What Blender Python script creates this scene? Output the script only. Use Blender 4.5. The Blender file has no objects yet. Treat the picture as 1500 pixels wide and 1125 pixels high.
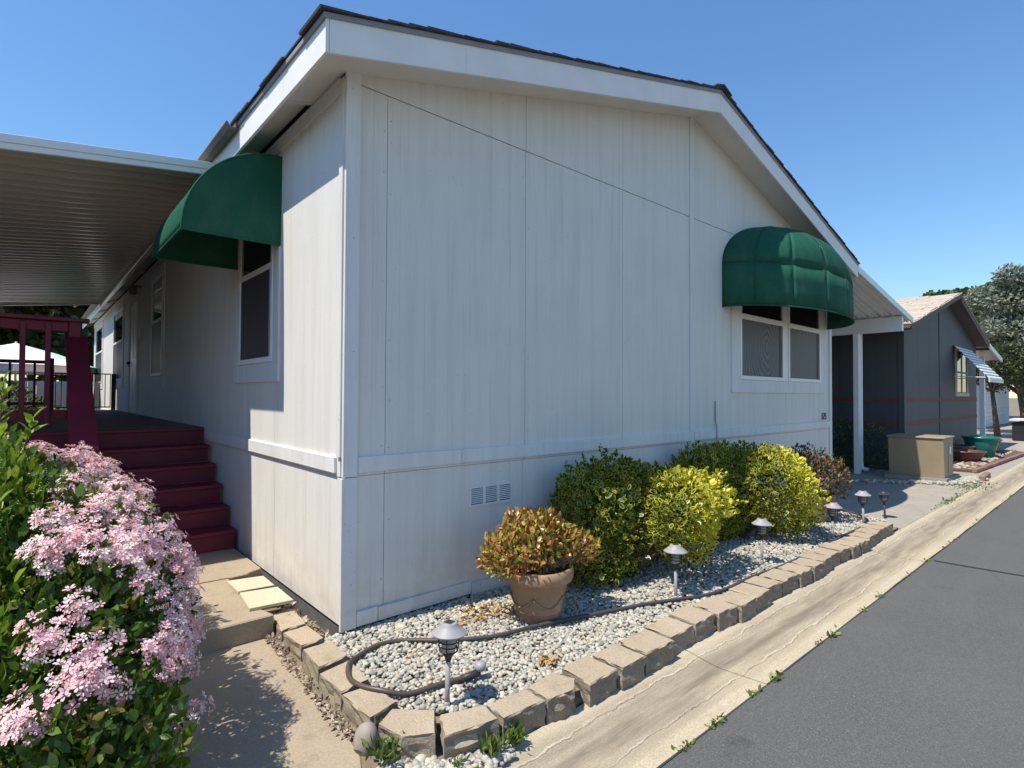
import bpy, bmesh, math, random
import numpy as np
from mathutils import Vector, Matrix, noise

random.seed(7)
RNG = np.random.default_rng(11)
scene = bpy.context.scene
COL = scene.collection

# ------------------------------------------------------------------ camera
CAM_LOC = Vector((-1.5185, -3.3694, 1.5))
yaw, pitch, roll = 0.721156, 0.018894, 0.0042778
fw = Vector((math.sin(yaw)*math.cos(pitch), math.cos(yaw)*math.cos(pitch), math.sin(pitch)))
rt = Vector((math.cos(yaw), -math.sin(yaw), 0)); up = rt.cross(fw)
r_ = rt*math.cos(roll) + up*math.sin(roll); u_ = -rt*math.sin(roll) + up*math.cos(roll)
cam_d = bpy.data.cameras.new('camera'); cam = bpy.data.objects.new('camera', cam_d); COL.objects.link(cam)
m = Matrix.Identity(4)
for i in range(3):
    m[i][0] = r_[i]; m[i][1] = u_[i]; m[i][2] = -fw[i]; m[i][3] = CAM_LOC[i]
cam.matrix_world = m
cam_d.sensor_width = 36; cam_d.lens = 19.406; cam_d.clip_start = 0.05; cam_d.clip_end = 5000
scene.camera = cam

# ------------------------------------------------------------------ light
SUN = Vector((-1.0, 0.14, 1.88)).normalized()
world = bpy.data.worlds.new('World'); scene.world = world; world.use_nodes = True
wn = world.node_tree; wn.nodes.clear()
sky = wn.nodes.new('ShaderNodeTexSky'); sky.sky_type = 'NISHITA'; sky.sun_disc = False
sky.sun_elevation = math.asin(SUN.z); sky.sun_rotation = math.atan2(SUN.x, SUN.y)
sky.altitude = 50; sky.air_density = 1.5; sky.dust_density = 0.0; sky.ozone_density = 10.0
bg = wn.nodes.new('ShaderNodeBackground'); bg.inputs['Strength'].default_value = 0.13
wo = wn.nodes.new('ShaderNodeOutputWorld')
hs_ = wn.nodes.new('ShaderNodeHueSaturation'); hs_.inputs['Saturation'].default_value = 1.05
wn.links.new(sky.outputs[0], hs_.inputs['Color']); wn.links.new(hs_.outputs[0], bg.inputs[0]); wn.links.new(bg.outputs[0], wo.inputs[0])
sd = bpy.data.lights.new('sun', 'SUN'); sd.energy = 5.0; sd.angle = math.radians(0.5); sd.color = (1.0, 0.935, 0.82)
so = bpy.data.objects.new('sun', sd); COL.objects.link(so)
so.rotation_euler = (-SUN).to_track_quat('-Z', 'Y').to_euler(); so.location = (-6, 2, 12)
vs = scene.view_settings; vs.view_transform = 'Standard'; vs.look = 'None'; vs.exposure = 0.4; vs.gamma = 1.0
vs.use_curve_mapping = False

# ------------------------------------------------------------------ materials
def nt(name):
    m = bpy.data.materials.new(name); m.use_nodes = True
    t = m.node_tree; b = t.nodes['Principled BSDF']
    return m, t, b
def N(t, typ, **kw):
    n = t.nodes.new(typ)
    for k, v in kw.items(): setattr(n, k, v)
    return n
def coords(t, scale=(1, 1, 1), which='Object'):
    tc = N(t, 'ShaderNodeTexCoord'); mp = N(t, 'ShaderNodeMapping'); mp.inputs['Scale'].default_value = scale
    t.links.new(tc.outputs[which], mp.inputs[0]); return mp.outputs[0]
def noise_tex(t, vec, scale, detail=4, rough=0.55, dist=0):
    n = N(t, 'ShaderNodeTexNoise'); n.inputs['Scale'].default_value = scale; n.inputs['Detail'].default_value = detail
    n.inputs['Roughness'].default_value = rough; n.inputs['Distortion'].default_value = dist
    if vec is not None: t.links.new(vec, n.inputs['Vector'])
    return n.outputs[0]
def ramp(t, fac, stops):
    r = N(t, 'ShaderNodeValToRGB'); e = r.color_ramp.elements
    while len(e) > 1: e.remove(e[0])
    e[0].position = stops[0][0]; e[0].color = (*stops[0][1], 1)
    for p, c in stops[1:]:
        k = e.new(p); k.color = (*c, 1)
    t.links.new(fac, r.inputs[0]); return r.outputs[0]
def mixc(t, fac, a, b, mode='MIX'):
    n = N(t, 'ShaderNodeMix', data_type='RGBA', blend_type=mode)
    for sock, v in ((n.inputs[0], fac), (n.inputs[6], a), (n.inputs[7], b)):
        if isinstance(v, (int, float)): sock.default_value = v
        elif isinstance(v, tuple): sock.default_value = (*v, 1)
        else: t.links.new(v, sock)
    return n.outputs[2]
def math_(t, op, a, b=0.0, clamp=False):
    n = N(t, 'ShaderNodeMath', operation=op); n.use_clamp = clamp
    for s, v in ((n.inputs[0], a), (n.inputs[1], b)):
        if isinstance(v, (int, float)): s.default_value = v
        else: t.links.new(v, s)
    return n.outputs[0]
def bump(t, b, h, strength=0.3, dist=0.01):
    n = N(t, 'ShaderNodeBump'); n.inputs['Strength'].default_value = strength; n.inputs['Distance'].default_value = dist
    t.links.new(h, n.inputs['Height']); t.links.new(n.outputs[0], b.inputs['Normal']); return n
def mk(c, f): return tuple(min(1, x*f) for x in c)

def simple(name, col, rough=0.6, var=0.12, scale=6, bscale=40, bstr=0.15, metal=0.0, spec=0.4):
    m, t, b = nt(name); v = coords(t)
    n1 = noise_tex(t, v, scale, 5)
    c = ramp(t, n1, [(0.25, mk(col, 1-var)), (0.75, mk(col, 1+var))])
    t.links.new(c, b.inputs['Base Color']); b.inputs['Roughness'].default_value = rough
    b.inputs['Metallic'].default_value = metal; b.inputs['Specular IOR Level'].default_value = spec
    if bstr: bump(t, b, noise_tex(t, v, bscale, 4), bstr, 0.004)
    return m

def siding(name, col, axis, groove=0.203, dirt=(0.30, 0.28, 0.25)):
    """painted plywood siding: faint vertical grooves, combed grain, streaks, splash dirt"""
    m, t, b = nt(name)
    tc = N(t, 'ShaderNodeTexCoord'); sep = N(t, 'ShaderNodeSeparateXYZ'); t.links.new(tc.outputs['Object'], sep.inputs[0])
    s = (26, 26, 1.1)
    mp = N(t, 'ShaderNodeMapping'); mp.inputs['Scale'].default_value = s; t.links.new(tc.outputs['Object'], mp.inputs[0])
    grain = noise_tex(t, mp.outputs[0], 4.0, 6, 0.65, 0.4)
    mp2 = N(t, 'ShaderNodeMapping'); mp2.inputs['Scale'].default_value = (7, 7, 0.35); t.links.new(tc.outputs['Object'], mp2.inputs[0])
    streak = noise_tex(t, mp2.outputs[0], 1.6, 5, 0.6)
    blot = noise_tex(t, tc.outputs['Object'], 1.3, 5, 0.6)
    c = ramp(t, streak, [(0.3, mk(col, 0.90)), (0.5, col), (0.75, mk(col, 1.05))])
    c = mixc(t, ramp(t, blot, [(0.42, (0, 0, 0)), (0.75, (0.4, 0.4, 0.4))]), c, mk(col, 0.86))
    c = mixc(t, ramp(t, grain, [(0.30, (0.22, 0.22, 0.22)), (0.5, (0, 0, 0))]), c, mk(col, 0.72))
    # worn-through specks
    sp = noise_tex(t, tc.outputs['Object'], 38, 2, 0.5)
    c = mixc(t, ramp(t, sp, [(0.70, (0, 0, 0)), (0.76, (0.5, 0.5, 0.5))]), c, dirt)
    if col[0] > .5:
        sd_ = noise_tex(t, tc.outputs['Object'], 5.5, 6, 0.7)
        low = math_(t, 'SUBTRACT', 1.0, math_(t, 'DIVIDE', sep.outputs[2], 0.55), True)
        c = mixc(t, math_(t, 'MULTIPLY', low, ramp(t, sd_, [(0.35, (0, 0, 0)), (0.7, (0.55, 0.55, 0.55))])), c, (0.40, 0.36, 0.30))
        sc = noise_tex(t, coords(t, (2.2, 2.2, 9.0)), 1.5, 5, 0.7)
        c = mixc(t, ramp(t, sc, [(0.60, (0, 0, 0)), (0.74, (0.22, 0.22, 0.22))]), c, mk(col, 1.12))
    t.links.new(c, b.inputs['Base Color']); b.inputs['Roughness'].default_value = 0.62
    b.inputs['Specular IOR Level'].default_value = 0.25
    g = math_(t, 'PINGPONG', sep.outputs[axis], groove/2)
    g = math_(t, 'LESS_THAN', g, 0.0035)
    if groove < 1:
        gd = ramp(t, noise_tex(t, coords(t, (3, 3, 0.8)), 2.0, 4, 0.6), [(0.38, (0.0, 0.0, 0.0)), (0.7, (0.42, 0.42, 0.42))])
        c = mixc(t, math_(t, 'MULTIPLY', g, gd), c, mk(col, 0.55)); t.links.new(c, b.inputs['Base Color'])
    h = math_(t, 'SUBTRACT', math_(t, 'MULTIPLY', grain, 0.8), math_(t, 'MULTIPLY', g, 0.5))
    bump(t, b, h, 0.42, 0.004)
    return m

def leafmat(name, stops, rim=None, rimcol=None, trans=0.35, rough=0.42):
    m, t, b = nt(name)
    at = N(t, 'ShaderNodeAttribute'); at.attribute_name = 'rnd'
    c = ramp(t, at.outputs['Fac'], stops)
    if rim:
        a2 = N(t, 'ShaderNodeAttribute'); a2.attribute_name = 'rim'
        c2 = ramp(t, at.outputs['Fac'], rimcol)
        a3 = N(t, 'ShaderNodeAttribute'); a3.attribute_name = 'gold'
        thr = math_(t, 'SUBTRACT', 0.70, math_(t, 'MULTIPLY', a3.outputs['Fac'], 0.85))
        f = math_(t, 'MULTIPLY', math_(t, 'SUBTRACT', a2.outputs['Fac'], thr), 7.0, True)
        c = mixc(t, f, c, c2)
    t.links.new(c, b.inputs['Base Color']); b.inputs['Roughness'].default_value = rough
    b.inputs['Specular IOR Level'].default_value = 0.35
    tr = N(t, 'ShaderNodeBsdfTranslucent'); t.links.new(c, tr.inputs[0])
    mx = N(t, 'ShaderNodeMixShader'); mx.inputs[0].default_value = trans
    out = t.nodes['Material Output']
    t.links.new(b.outputs[0], mx.inputs[1]); t.links.new(tr.outputs[0], mx.inputs[2]); t.links.new(mx.outputs[0], out.inputs[0])
    return m

WHITE = (0.685, 0.665, 0.62)
M = {}
M['sidingF'] = siding('painted_siding_front', WHITE, 0)
M['sidingL'] = siding('painted_siding_side', WHITE, 1)
M['trim'] = siding('painted_trim_board', (0.70, 0.69, 0.67), 2, 50.0)
M['fascia'] = simple('painted_fascia', (0.76, 0.75, 0.72), 0.55, 0.07, 3, 60, 0.2)
M['soffit'] = simple('painted_soffit', (0.66, 0.64, 0.59), 0.65, 0.07, 3, 60, 0.15)
M['core'] = simple('dark_sheathing', (0.10, 0.095, 0.09), 0.9, 0.2)
M['concrete_base'] = simple('dark_foundation', (0.10, 0.10, 0.095), 0.9, 0.3, 14)
M['vinyl'] = simple('white_vinyl', (0.74, 0.74, 0.73), 0.4, 0.04, 4, 60, 0.05)
M['metalwhite'] = simple('white_painted_metal', (0.72, 0.74, 0.74), 0.35, 0.06, 3, 30, 0.05)
M['pan'] = simple('cream_aluminium_pan', (0.47, 0.435, 0.38), 0.22, 0.05, 1, 30, 0.0)
M['drip'] = simple('grey_drip_edge', (0.26, 0.25, 0.25), 0.5, 0.15)
M['guttermetal'] = simple('brown_eave_gutter', (0.17, 0.14, 0.11), 0.5, 0.2)
def shingle_mat(name, a, bcol):
    m, t, b = nt(name); v = coords(t)
    n = noise_tex(t, v, 9, 3); g = noise_tex(t, v, 160, 2)
    c = ramp(t, n, [(0.3, a), (0.7, bcol)])
    c = mixc(t, 0.4, c, ramp(t, g, [(0.3, mk(a, 0.5)), (0.7, mk(bcol, 1.4))]))
    t.links.new(c, b.inputs['Base Color']); b.inputs['Roughness'].default_value = 0.92
    bump(t, b, g, 0.5, 0.004); return m
M['shingle'] = shingle_mat('dark_shingle', (0.035, 0.035, 0.037), (0.085, 0.08, 0.078))
M['shingletan'] = shingle_mat('tan_shingle', (0.34, 0.285, 0.225), (0.56, 0.48, 0.39))
def glass(name, col, rough=0.04):
    m, t, b = nt(name); b.inputs['Base Color'].default_value = (*col, 1); b.inputs['Roughness'].default_value = rough
    b.inputs['Specular IOR Level'].default_value = 0.6
    bump(t, b, noise_tex(t, coords(t), 2.2, 2), 0.03, 0.02); return m
M['glass'] = glass('dark_window_glass', (0.012, 0.012, 0.013))
def screen_mat():
    m, t, b = nt('insect_screen_mesh'); v = coords(t)
    # the two crossed meshes of the screen beat into wavy rings
    w = N(t, 'ShaderNodeTexWave'); w.wave_type = 'RINGS'; w.rings_direction = 'SPHERICAL'
    w.inputs['Scale'].default_value = 3.2; w.inputs['Distortion'].default_value = 5.0; w.inputs['Detail'].default_value = 1.5
    w.inputs['Detail Scale'].default_value = 1.1
    mp = N(t, 'ShaderNodeMapping'); mp.inputs['Scale'].default_value = (1.5, 1, 1.0); mp.inputs['Location'].default_value = (-9.1, 0, -2.15)
    tc = N(t, 'ShaderNodeTexCoord'); t.links.new(tc.outputs['Object'], mp.inputs[0]); t.links.new(mp.outputs[0], w.inputs['Vector'])
    c = ramp(t, w.outputs[0], [(0.2, (0.060, 0.062, 0.065)), (0.8, (0.125, 0.128, 0.13))])
    c = mixc(t, ramp(t, noise_tex(t, v, 1.4, 2), [(0.40, (0, 0, 0)), (0.6, (0.9, 0.9, 0.9))]), c, (0.085, 0.088, 0.09))
    t.links.new(c, b.inputs['Base Color']); b.inputs['Roughness'].default_value = 0.55; return m
M['screen'] = screen_mat()
M['screendark'] = simple('dark_insect_screen', (0.035, 0.036, 0.040), 0.5, 0.1, 3, 200, 0.05)
M['blind'] = simple('window_blind', (0.55, 0.54, 0.52), 0.5, 0.05)
def fabric_mat():
    m, t, b = nt('green_awning_canvas'); v = coords(t)
    w = noise_tex(t, v, 240, 2); bl = noise_tex(t, v, 2.2, 4)
    c = ramp(t, bl, [(0.3, (0.012, 0.068, 0.041)), (0.7, (0.022, 0.098, 0.060))])
    c = mixc(t, 0.25, c, ramp(t, w, [(0.3, (0.004, 0.06, 0.035)), (0.7, (0.02, 0.16, 0.10))]))
    dz = noise_tex(t, coords(t, (1, 1, 0.5)), 5.0, 6, 0.7)
    c = mixc(t, ramp(t, dz, [(0.45, (0, 0, 0)), (0.8, (0.16, 0.16, 0.16))]), c, (0.16, 0.22, 0.17))
    t.links.new(c, b.inputs['Base Color']); b.inputs['Roughness'].default_value = 0.72
    b.inputs['Specular IOR Level'].default_value = 0.08
    bump(t, b, w, 0.25, 0.003); return m
M['canvas'] = fabric_mat()
def red_mat():
    m, t, b = nt('maroon_deck_paint'); v = coords(t, (2, 14, 14))
    g = noise_tex(t, v, 5, 6, 0.65); bl = noise_tex(t, coords(t), 3, 4)
    c = ramp(t, bl, [(0.3, (0.115, 0.005, 0.018)), (0.7, (0.175, 0.008, 0.028))])
    c = mixc(t, ramp(t, g, [(0.62, (0, 0, 0)), (0.75, (0.5, 0.5, 0.5))]), c, (0.10, 0.03, 0.035))
    t.links.new(c, b.inputs['Base Color']); b.inputs['Roughness'].default_value = 0.6
    bump(t, b, g, 0.25, 0.004); return m
M['red'] = red_mat()
M['deckboard'] = simple('worn_deck_board', (0.15, 0.105, 0.10), 0.75, 0.25, 9)
M['black'] = simple('black_metal', (0.018, 0.018, 0.02), 0.5, 0.2)
def concrete(name, a, bcol, bs=0.3, stain=(0.14, 0.12, 0.095)):
    m, t, b = nt(name); v = coords(t)
    n = noise_tex(t, v, 2.3, 6, 0.6); g = noise_tex(t, v, 90, 3); s = noise_tex(t, v, 6, 5, 0.7)
    c = ramp(t, n, [(0.3, a), (0.7, bcol)])
    c = mixc(t, 0.35, c, ramp(t, g, [(0.3, mk(a, 0.65)), (0.7, mk(bcol, 1.25))]))
    c = mixc(t, ramp(t, s, [(0.56, (0, 0, 0)), (0.78, (0.55, 0.55, 0.55))]), c, stain)
    t.links.new(c, b.inputs['Base Color']); b.inputs['Roughness'].default_value = 0.92
    b.inputs['Specular IOR Level'].default_value = 0.2
    h = math_(t, 'ADD', math_(t, 'MULTIPLY', g, 0.5), s); bump(t, b, h, bs, 0.008); return m
M['walk'] = concrete('walkway_concrete', (0.29, 0.235, 0.170), (0.36, 0.295, 0.215))
M['drive'] = concrete('driveway_concrete', (0.27, 0.245, 0.205), (0.35, 0.315, 0.265))
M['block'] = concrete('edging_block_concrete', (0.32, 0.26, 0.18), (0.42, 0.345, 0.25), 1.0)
M['split_shaded'] = concrete('shaded_split_block_face', (0.18, 0.150, 0.110), (0.28, 0.235, 0.175), 1.0, (0.09, 0.08, 0.065))  # rough split faces: dirt and self-shadow both darkened into the colour
M['paver'] = concrete('buff_paver', (0.46, 0.415, 0.30), (0.54, 0.485, 0.36), 0.15, (0.45, 0.40, 0.29))
def gutter_mat():
    m, t, b = nt('gutter_concrete')
    tc = N(t, 'ShaderNodeTexCoord'); sep = N(t, 'ShaderNodeSeparateXYZ'); t.links.new(tc.outputs['Object'], sep.inputs[0])
    v = tc.outputs['Object']
    n = noise_tex(t, v, 2.0, 6, 0.6); g = noise_tex(t, v, 120, 3); s = noise_tex(t, v, 5, 6, 0.7)
    c = ramp(t, n, [(0.3, (0.42, 0.355, 0.245)), (0.7, (0.52, 0.445, 0.32))])
    c = mixc(t, 0.45, c, ramp(t, g, [(0.32, (0.19, 0.155, 0.105)), (0.68, (0.56, 0.49, 0.38))]))
    # silt along the water course, in the middle of the trough
    mp = N(t, 'ShaderNodeMapping'); mp.inputs['Scale'].default_value = (0.9, 9, 1); t.links.new(v, mp.inputs[0])
    st = noise_tex(t, mp.outputs[0], 1.6, 6, 0.62)
    dist = math_(t, 'ABSOLUTE', math_(t, 'ADD', sep.outputs[1], 1.675))
    band = math_(t, 'SUBTRACT', 1.0, math_(t, 'DIVIDE', dist, 0.20), True)
    f = math_(t, 'MULTIPLY', math_(t, 'POWER', band, 0.6), ramp(t, st, [(0.30, (0.2, 0.2, 0.2)), (0.60, (1, 1, 1))]))
    c = mixc(t, f, c, (0.185, 0.152, 0.115))
    st2 = noise_tex(t, mp.outputs[0], 3.7, 6, 0.7)
    c = mixc(t, ramp(t, st2, [(0.54, (0, 0, 0)), (0.78, (0.40, 0.40, 0.40))]), c, (0.24, 0.195, 0.14))
    # two wandering calcite-filled cracks
    wob = math_(t, 'MULTIPLY', math_(t, 'SUBTRACT', noise_tex(t, v, 2.6, 5, 0.7), 0.5), 0.13)
    yy = math_(t, 'ADD', sep.outputs[1], wob)
    br = noise_tex(t, v, 3.3, 4, 0.7)
    for y0, wd in ((1.535, 0.0050), (1.80, 0.0042)):
        d = math_(t, 'ABSOLUTE', math_(t, 'ADD', yy, y0))
        wd = math_(t, 'MULTIPLY', ramp(t, noise_tex(t, v, 9.0, 4, 0.7), [(0.35, (0.15, 0.15, 0.15)), (0.7, (1.9, 1.9, 1.9))]), wd)
        ln = math_(t, 'SUBTRACT', 1.0, math_(t, 'DIVIDE', d, wd), True)
        ln = math_(t, 'MULTIPLY', math_(t, 'POWER', ln, 0.5), ramp(t, br, [(0.36, (0, 0, 0)), (0.62, (0.8, 0.8, 0.8))]))
        c = mixc(t, ln, c, (0.58, 0.53, 0.45))
        dk = math_(t, 'LESS_THAN', math_(t, 'ABSOLUTE', math_(t, 'ADD', yy, y0+0.010)), 0.0022)
        c = mixc(t, math_(t, 'MULTIPLY', dk, 0.7), c, (0.10, 0.085, 0.065))
    t.links.new(c, b.inputs['Base Color']); b.inputs['Roughness'].default_value = 0.93
    b.inputs['Specular IOR Level'].default_value = 0.2
    bump(t, b, math_(t, 'ADD', g, s), 0.4, 0.006); return m
M['gutter'] = gutter_mat()
def asphalt_mat():
    m, t, b = nt('asphalt'); v = coords(t)
    g = noise_tex(t, v, 240, 3, 0.6); n = noise_tex(t, v, 0.9, 5); p = noise_tex(t, v, 4.0, 3)
    c = ramp(t, n, [(0.3, (0.085, 0.083, 0.080)), (0.7, (0.112, 0.110, 0.105))])
    c = mixc(t, 0.5, c, ramp(t, g, [(0.3, (0.040, 0.039, 0.038)), (0.7, (0.175, 0.172, 0.165))]))
    c = mixc(t, ramp(t, p, [(0.66, (0, 0, 0)), (0.78, (0.45, 0.45, 0.45))]), c, (0.045, 0.045, 0.045))
    vo = N(t, 'ShaderNodeTexVoronoi'); vo.inputs['Scale'].default_value = 190; t.links.new(v, vo.inputs['Vector'])
    sepc = N(t, 'ShaderNodeSeparateColor'); t.links.new(vo.outputs['Color'], sepc.inputs[0])
    c = mixc(t, math_(t, 'MULTIPLY', math_(t, 'GREATER_THAN', sepc.outputs[0], 0.90), 0.30), c, (0.24, 0.235, 0.225))
    c = mixc(t, math_(t, 'MULTIPLY', math_(t, 'LESS_THAN', sepc.outputs[1], 0.12), 0.4), c, (0.035, 0.035, 0.035))
    vc = N(t, 'ShaderNodeTexVoronoi'); vc.feature = 'DISTANCE_TO_EDGE'; vc.inputs['Scale'].default_value = 0.55
    dv = mixc(t, 0.10, v, N(t, 'ShaderNodeTexNoise').outputs['Color']); t.links.new(dv, vc.inputs['Vector'])
    wv = noise_tex(t, coords(t, (0.35, 3.0, 1)), 1.2, 4, 0.6)
    c = mixc(t, ramp(t, wv, [(0.5, (0, 0, 0)), (0.8, (0.35, 0.35, 0.35))]), c, (0.125, 0.123, 0.12))
    t.links.new(c, b.inputs['Base Color']); b.inputs['Roughness'].default_value = 0.85
    b.inputs['Specular IOR Level'].default_value = 0.3
    bump(t, b, g, 0.7, 0.006); return m
M['asphalt'] = asphalt_mat()
M['tar'] = simple('tar_seam', (0.028, 0.028, 0.03), 0.6, 0.2, 20)
M['soil'] = simple('dry_soil', (0.20, 0.155, 0.105), 0.95, 0.3, 8, 60, 0.6)
M['lawn'] = simple('dry_ground', (0.19, 0.16, 0.11), 0.95, 0.3, 0.5, 30, 0.4)
M['mulch'] = simple('brown_mulch', (0.12, 0.075, 0.055), 0.95, 0.5, 30, 60, 0.9)
def stone_mat():
    m, t, b = nt('pale_gravel')
    at = N(t, 'ShaderNodeAttribute'); at.attribute_name = 'rnd'
    c = ramp(t, at.outputs['Fac'], [(0.0, (0.12, 0.125, 0.12)), (0.14, (0.22, 0.22, 0.20)), (0.34, (0.32, 0.305, 0.25)), (0.66, (0.42, 0.395, 0.32)), (0.90, (0.54, 0.51, 0.42)), (0.95, (0.44, 0.32, 0.18)), (1.0, (0.36, 0.26, 0.17))])
    g = noise_tex(t, coords(t), 70, 3)
    c = mixc(t, 0.3, c, ramp(t, g, [(0.3, (0.22, 0.21, 0.175)), (0.7, (0.62, 0.59, 0.50))]))
    t.links.new(c, b.inputs['Base Color']); b.inputs['Roughness'].default_value = 0.8; return m
M['gravel'] = stone_mat()
M['rock'] = simple('smooth_river_rock', (0.30, 0.26, 0.22), 0.7, 0.25, 9, 30, 0.2)
def terracotta():
    m, t, b = nt('terracotta'); v = coords(t)
    n = noise_tex(t, v, 5, 5); w = noise_tex(t, coords(t, (3, 3, 1)), 6, 6, 0.7)
    c = ramp(t, n, [(0.3, (0.27, 0.155, 0.085)), (0.7, (0.37, 0.225, 0.125))])
    c = mixc(t, ramp(t, w, [(0.56, (0, 0, 0)), (0.72, (0.55, 0.55, 0.55))]), c, (0.50, 0.43, 0.33))
    t.links.new(c, b.inputs['Base Color']); b.inputs['Roughness'].default_value = 0.75
    bump(t, b, w, 0.2, 0.004); return m
M['terracotta'] = terracotta()
M['brownglaze'] = simple('brown_glaze', (0.13, 0.055, 0.04), 0.35, 0.2)
M['teal'] = simple('teal_glaze', (0.012, 0.15, 0.12), 0.25, 0.2)
M['brick'] = simple('red_brick', (0.25, 0.145, 0.11), 0.9, 0.3, 12, 60, 0.4)
M['hose'] = simple('brown_hose', (0.075, 0.058, 0.045), 0.42, 0.15, 8)
M['hoseblack'] = simple('grey_hose', (0.055, 0.054, 0.053), 0.5, 0.2, 8)
M['lampgrey'] = simple('grey_lamp_plastic', (0.30, 0.285, 0.29), 0.5, 0.1, 8)
M['lampdark'] = simple('dark_lamp_plastic', (0.03, 0.03, 0.032), 0.5, 0.1, 8)
M['lens'] = simple('frosted_lens', (0.42, 0.38, 0.34), 0.25, 0.1, 8, 40, 0.05)
M['solar'] = simple('solar_cell', (0.035, 0.03, 0.025), 0.2, 0.2)
M['bark'] = simple('bark', (0.11, 0.085, 0.062), 0.95, 0.3, 14, 40, 0.6)
M['succstem'] = simple('jade_stem', (0.20, 0.155, 0.115), 0.85, 0.2, 14)
M['greysiding'] = siding('slate_siding_front', (0.080, 0.092, 0.095), 0, 0.203, (0.06, 0.06, 0.06))
M['greysidingL'] = siding('slate_siding_side', (0.075, 0.086, 0.088), 1, 0.203, (0.06, 0.06, 0.06))
M['stripe'] = simple('brick_red_stripe', (0.17, 0.045, 0.04), 0.7, 0.15)
M['brownfascia'] = simple('brown_fascia', (0.115, 0.085, 0.075), 0.7, 0.15)
M['cream'] = simple('cream_trim', (0.52, 0.50, 0.38), 0.6, 0.06)
M['cabinet'] = simple('tan_steel_cabinet', (0.30, 0.235, 0.155), 0.5, 0.10, 3, 30, 0.1)
M['farwhite'] = simple('far_white_siding', (0.62, 0.63, 0.63), 0.7, 0.05)
M['umbrella'] = simple('pale_canopy_cloth', (0.80, 0.72, 0.73), 0.8, 0.06)
M['umbrellag'] = simple('mint_canopy_cloth', (0.42, 0.68, 0.58), 0.8, 0.06)
M['number'] = simple('dark_numeral', (0.035, 0.035, 0.038), 0.5, 0.1)
M['awnwhite'] = simple('white_awning_slat', (0.72, 0.73, 0.73), 0.5, 0.05)
M['awndark'] = simple('dark_awning_slat', (0.10, 0.12, 0.125), 0.5, 0.05)
G = lambda r, g, b: (r, g, b)
M['leaf_haw'] = leafmat('hawthorn_leaf', [(0, (0.030, 0.070, 0.012)), (0.5, (0.062, 0.135, 0.020)), (0.90, (0.115, 0.20, 0.028)), (0.95, (0.17, 0.165, 0.035)), (1, (0.21, 0.13, 0.04))], trans=0.28, rough=0.32)
M['leaf_green'] = leafmat('pittosporum_leaf', [(0, (0.075, 0.145, 0.010)), (0.6, (0.17, 0.28, 0.018)), (1, (0.30, 0.40, 0.045))], trans=0.3, rough=0.30)
M['petal'] = leafmat('pink_petal', [(0, (0.62, 0.30, 0.35)), (0.35, (0.79, 0.50, 0.53)), (0.7, (0.88, 0.68, 0.68)), (1, (0.91, 0.82, 0.79))], trans=0.3, rough=0.6)
M['bud'] = leafmat('green_flower_bud', [(0, (0.20, 0.23, 0.06)), (1, (0.42, 0.40, 0.14))], trans=0.2, rough=0.6)
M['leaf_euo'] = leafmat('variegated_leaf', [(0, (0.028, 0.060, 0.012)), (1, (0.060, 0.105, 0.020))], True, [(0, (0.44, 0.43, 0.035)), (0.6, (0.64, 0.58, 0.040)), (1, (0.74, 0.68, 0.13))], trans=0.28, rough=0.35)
M['leaf_jade'] = leafmat('jade_leaf', [(0, (0.11, 0.15, 0.022)), (0.35, (0.27, 0.24, 0.04)), (0.6, (0.42, 0.26, 0.055)), (0.85, (0.48, 0.20, 0.06)), (1, (0.46, 0.10, 0.04))], trans=0.12, rough=0.3)
M['leaf_jade2'] = leafmat('dull_jade_leaf', [(0, (0.05, 0.06, 0.02)), (0.5, (0.12, 0.08, 0.03)), (0.9, (0.16, 0.06, 0.03)), (1, (0.30, 0.24, 0.06))], trans=0.12, rough=0.35)
M['leaf_dry'] = leafmat('fallen_leaf', [(0, (0.30, 0.17, 0.05)), (0.5, (0.45, 0.28, 0.09)), (1, (0.52, 0.40, 0.20))], trans=0.2, rough=0.7)
M['litter'] = leafmat('grey_brown_litter', [(0, (0.16, 0.11, 0.08)), (0.5, (0.30, 0.22, 0.16)), (1, (0.52, 0.45, 0.36))], trans=0.1, rough=0.85)
M['leaf_weed'] = leafmat('weed_leaf', [(0, (0.05, 0.09, 0.02)), (0.7, (0.12, 0.19, 0.03)), (1, (0.24, 0.24, 0.06))], trans=0.25, rough=0.5)
M['leaf_hedge'] = leafmat('hedge_leaf', [(0, (0.045, 0.085, 0.018)), (1, (0.10, 0.17, 0.035))], trans=0.25, rough=0.4)
M['leaf_tree'] = leafmat('broad_tree_leaf', [(0, (0.030, 0.065, 0.013)), (0.6, (0.065, 0.12, 0.022)), (1, (0.12, 0.17, 0.03))], trans=0.35, rough=0.5)
M['leaf_dark'] = leafmat('dark_tree_leaf', [(0, (0.022, 0.035, 0.012)), (0.7, (0.055, 0.075, 0.022)), (1, (0.11, 0.115, 0.04))], trans=0.25, rough=0.45)
M['leaf_cedar'] = leafmat('blue_cedar_needle', [(0, (0.10, 0.130, 0.090)), (0.6, (0.19, 0.225, 0.160)), (1, (0.30, 0.33, 0.24))], trans=0.2, rough=0.6)

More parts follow.
